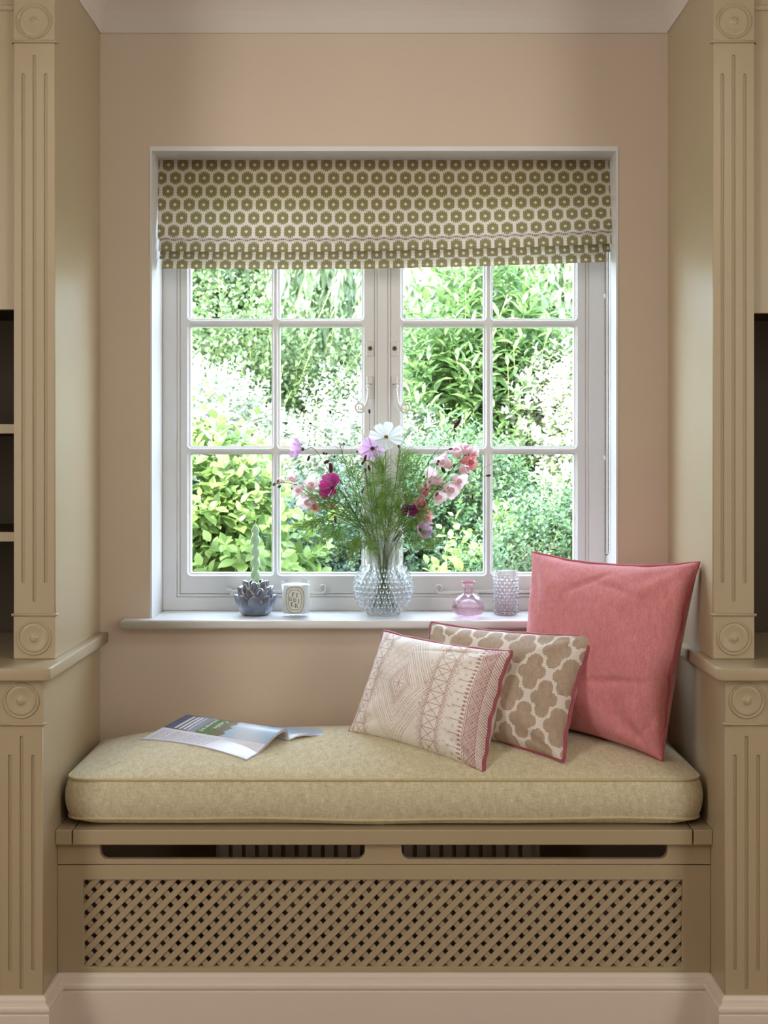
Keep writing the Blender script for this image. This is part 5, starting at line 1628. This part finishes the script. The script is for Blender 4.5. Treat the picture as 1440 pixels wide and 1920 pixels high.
shrub('box_shrub', 'rounded light green box shrub at the lower right of the view', 'shrub', (0.74, y(5.3), 0.62), (0.42, 0.40, 0.66), 3000, 10, 0.11, LEAF_SMALL, 0.030, M_BOX, seed=15)
shrub('spotted_shrub', 'small-leaved shrub right of the bouquet, above the pink bud vase', 'shrub', (0.30, y(6.1), 0.80), (0.44, 0.40, 0.62), 2400, 10, 0.11, LEAF_SMALL, 0.034, M_BOX, seed=16)
shrub('broadleaf_clump', 'yellow-green broad-leaved clump left of the box shrub', 'shrub', (0.42, y(5.5), 0.55), (0.26, 0.25, 0.50), 260, 8, 0.14, LEAF_OVAL, 0.07, M_HYD, stemmat=M_GST, seed=17, parts=60)
shrub('lance_shrub', 'upright shrub of large pointed leaves behind the snapdragons', 'shrub', (0.50, y(7.3), 1.35), (0.58, 0.45, 1.12), 620, 15, 0.42, LEAF_LANCE, 0.135, M_LAN, up=1.6, parts=300, stemmat=M_GST, seed=18, inner=0.4)
shrub('white_blossom_shrub', 'shrub massed with creamy white blossom at the right', 'shrub', (1.02, y(7.0), 1.05), (0.55, 0.45, 0.82), 3000, 10, 0.14, LEAF_SMALL, 0.050, M_CREAM, seed=19)
shrub('right_edge_shrub', 'green shrub standing beyond the right window edge', 'shrub', (1.75, y(6.2), 0.9), (0.6, 0.5, 0.9), 1400, 10, 0.14, LEAF_SMALL, 0.045, M_BOX, seed=20)
shrub('left_edge_shrub', 'green shrub standing beyond the left window edge', 'shrub', (-1.8, y(6.3), 0.9), (0.6, 0.5, 0.9), 1400, 10, 0.14, LEAF_SMALL, 0.045, M_BOX, seed=21)
shrub('meadow_herbs', 'tall loose yellow-green herbs in the left middle panes', 'plant', (-0.75, y(8.8), 1.25), (0.95, 0.5, 1.05), 1100, 14, 0.55, LEAF_OVAL, 0.050, M_MEAD, up=1.8, stemmat=M_GST, seed=22, inner=0.5, stemr=0.005)
shrub('elder_bush', 'loose leafy bush behind the tall herbs', 'bush', (-1.5, y(9.8), 1.7), (0.9, 0.6, 1.2), 1200, 11, 0.35, LEAF_OVAL, 0.085, M_MEAD, seed=23, inner=0.4)
shrub('dark_bush', 'dark green bush below the willow at the right', 'bush', (1.25, y(9.6), 1.4), (0.75, 0.5, 1.05), 1300, 10, 0.3, LEAF_OVAL, 0.075, M_DTREE, seed=24, inner=0.4)
# trees behind
for i, (nm, lb, x, D, z, rx, rz, mt, ls_, nt_) in enumerate((
        ('garden_tree', 'leafy tree behind the upper left panes', -1.7, 12.5, 2.0, 1.4, 1.35, M_TREE, 0.11, 1500),
        ('garden_tree', 'deep green tree in the middle distance left of the mullion', -0.85, 13.5, 2.1, 1.0, 1.35, M_DTREE, 0.10, 1500),
        ('garden_tree', 'light tree right of the mullion, half hiding the tiled roof', 1.10, 11.5, 1.9, 0.62, 1.1, M_TREE, 0.11, 1100),
        ('garden_tree', 'deep green tree behind the willow at the right', 2.0, 13.0, 2.1, 1.3, 1.35, M_TREE, 0.11, 1400),
        ('garden_tree', 'tree out past the left side of the window', -4.0, 12.0, 1.8, 1.7, 1.5, M_TREE, 0.14, 900),
        ('garden_tree', 'tree out past the right side of the window', 4.2, 12.0, 1.8, 1.7, 1.5, M_TREE, 0.14, 900))):
    shrub(nm, lb, 'tree', (x, y(D), z), (rx, 0.9, rz), nt_, 10, 0.42, LEAF_OVAL, ls_, mt, seed=30 + i, inner=0.35, lumps=12, stemr=0.012, group='trees at the back of the garden')
shrub('hedge', 'long mixed hedge closing off the garden', 'hedge', (0, y(16.5), 1.4), (7.5, 0.9, 1.9), 5200, 8, 0.5, LEAF_OVAL, 0.17, M_TREE, seed=40, lumps=40, inner=0.3, stemr=0.01, group='trees at the back of the garden')

def willow(label, x, D, ztop, w, n, zlow, seed):
    g = np.random.default_rng(seed)
    root = empty('willow_tree', (x + 1.3 * (1 if x > 0 else -1), y(D), -0.25), label, 'tree', 'weeping willows')
    k = 46
    bx2 = x + g.uniform(-w, w, n); by2 = y(D) + g.uniform(-0.5, 0.5, n); L = (ztop - zlow) * g.uniform(0.55, 1.0, n)
    f = np.arange(k) / k
    sway = g.uniform(-0.25, 0.25, (n, 2))
    pos = np.stack([bx2[:, None] + sway[:, :1] * f ** 1.5, by2[:, None] + sway[:, 1:] * f ** 1.5, ztop + g.uniform(-.3, .3, n)[:, None] - L[:, None] * f], -1)
    ph = g.uniform(0, 6.28, (n, k))
    d = np.stack([np.cos(ph) * 0.55, np.sin(ph) * 0.55, -0.9 + 0 * ph], -1)
    nn = np.stack([np.cos(ph), np.sin(ph), 0.6 + 0 * ph], -1) + g.normal(size=(n, k, 3)) * 0.2
    sz = 0.15 * g.uniform(0.7, 1.2, (n, k))
    o = link('foliage', leaves_mesh(pos.reshape(-1, 3), d.reshape(-1, 3), nn.reshape(-1, 3), sz.ravel(), LEAF_LANCE), M_WILL, root, True); o['kind'] = 'stuff'
    mb = MB()
    for q in range(0, n, 2): mb.tube([Vector(pos[q, 0]), Vector(pos[q, k // 2]), Vector(pos[q, -1])], [.006, .004, .0025], 4)
    s = mb.build('hanging_twigs', M_GST, root, True, False); s['kind'] = 'stuff'
    mb = MB(); tx = root.location.x
    mb.tube([(tx, y(D) + .6, -0.25), (tx - .1, y(D) + .55, 1.5), (tx - .3, y(D) + .3, ztop - .5), ((tx + x) / 2, y(D), ztop + .2), (x, y(D), ztop + .25)], [.2, .17, .13, .08, .04], 10)
    mb.build('trunk', M_BARK, root)
willow('weeping willow hanging into the top right pane', 1.35, 9.0, 2.95, 0.55, 130, 1.75, 51)
willow('pale willow strands hanging left of the mullion', -0.35, 9.4, 3.0, 0.42, 34, 2.0, 52)
willow('willow foliage filling the top left pane', -1.35, 10.2, 3.1, 0.55, 70, 2.0, 53)

# tiled roof of an outbuilding glimpsed over the bushes
M_TILE = leafmat('clay_tile', lin(196, 140, 122), lin(224, 176, 158), 0.0, 0.8)
M_BRICK = paint('pale_render', lin(214, 196, 176), 0.8, 0.1)
hs = empty('outbuilding', (1.0, y(19), -0.25), 'outbuilding with a clay-tiled roof glimpsed between the trees', 'building')
hx0, hx1 = -0.4, 4.0
boxes('house_wall', [(hx0, hx1, y(18.6), y(22), -0.25, 2.7)], M_BRICK, hs)
mb = MB()
for s_sgn in (1,):
    mb.add([(hx0 - .2, y(18.3), 2.55), (hx1 + .2, y(18.3), 2.55), (hx1 + .2, y(20.3), 4.6), (hx0 - .2, y(20.3), 4.6), (hx1 + .2, y(22.3), 2.55), (hx0 - .2, y(22.3), 2.55)],
           [(0, 1, 2, 3), (3, 2, 4, 5)])
mb.build('roof', M_BRICK, hs, False)
mb = MB()
slope = Vector((0, 2.0, 2.05)).normalized()
for r_ in range(26):
    for q in range(30):
        x0 = hx0 - .2 + (q + 0.5 * (r_ % 2)) * 0.16
        b0 = Vector((x0, y(18.3), 2.55)) + slope * (r_ * 0.11) + Vector((0, -0.012, 0.018))
        a = b0; b_ = b0 + Vector((0.15, 0, 0)); t2 = slope * 0.15
        mb.add([a, b_, b_ + t2 - Vector((0, -0.02, .02)), a + t2 - Vector((0, -0.02, .02)), a - Vector((0, 0, .02)), b_ - Vector((0, 0, .02))], [(0, 1, 2, 3), (4, 5, 1, 0)])
o = mb.build('roof_tiles', M_TILE, hs, False, False); o['kind'] = 'stuff'
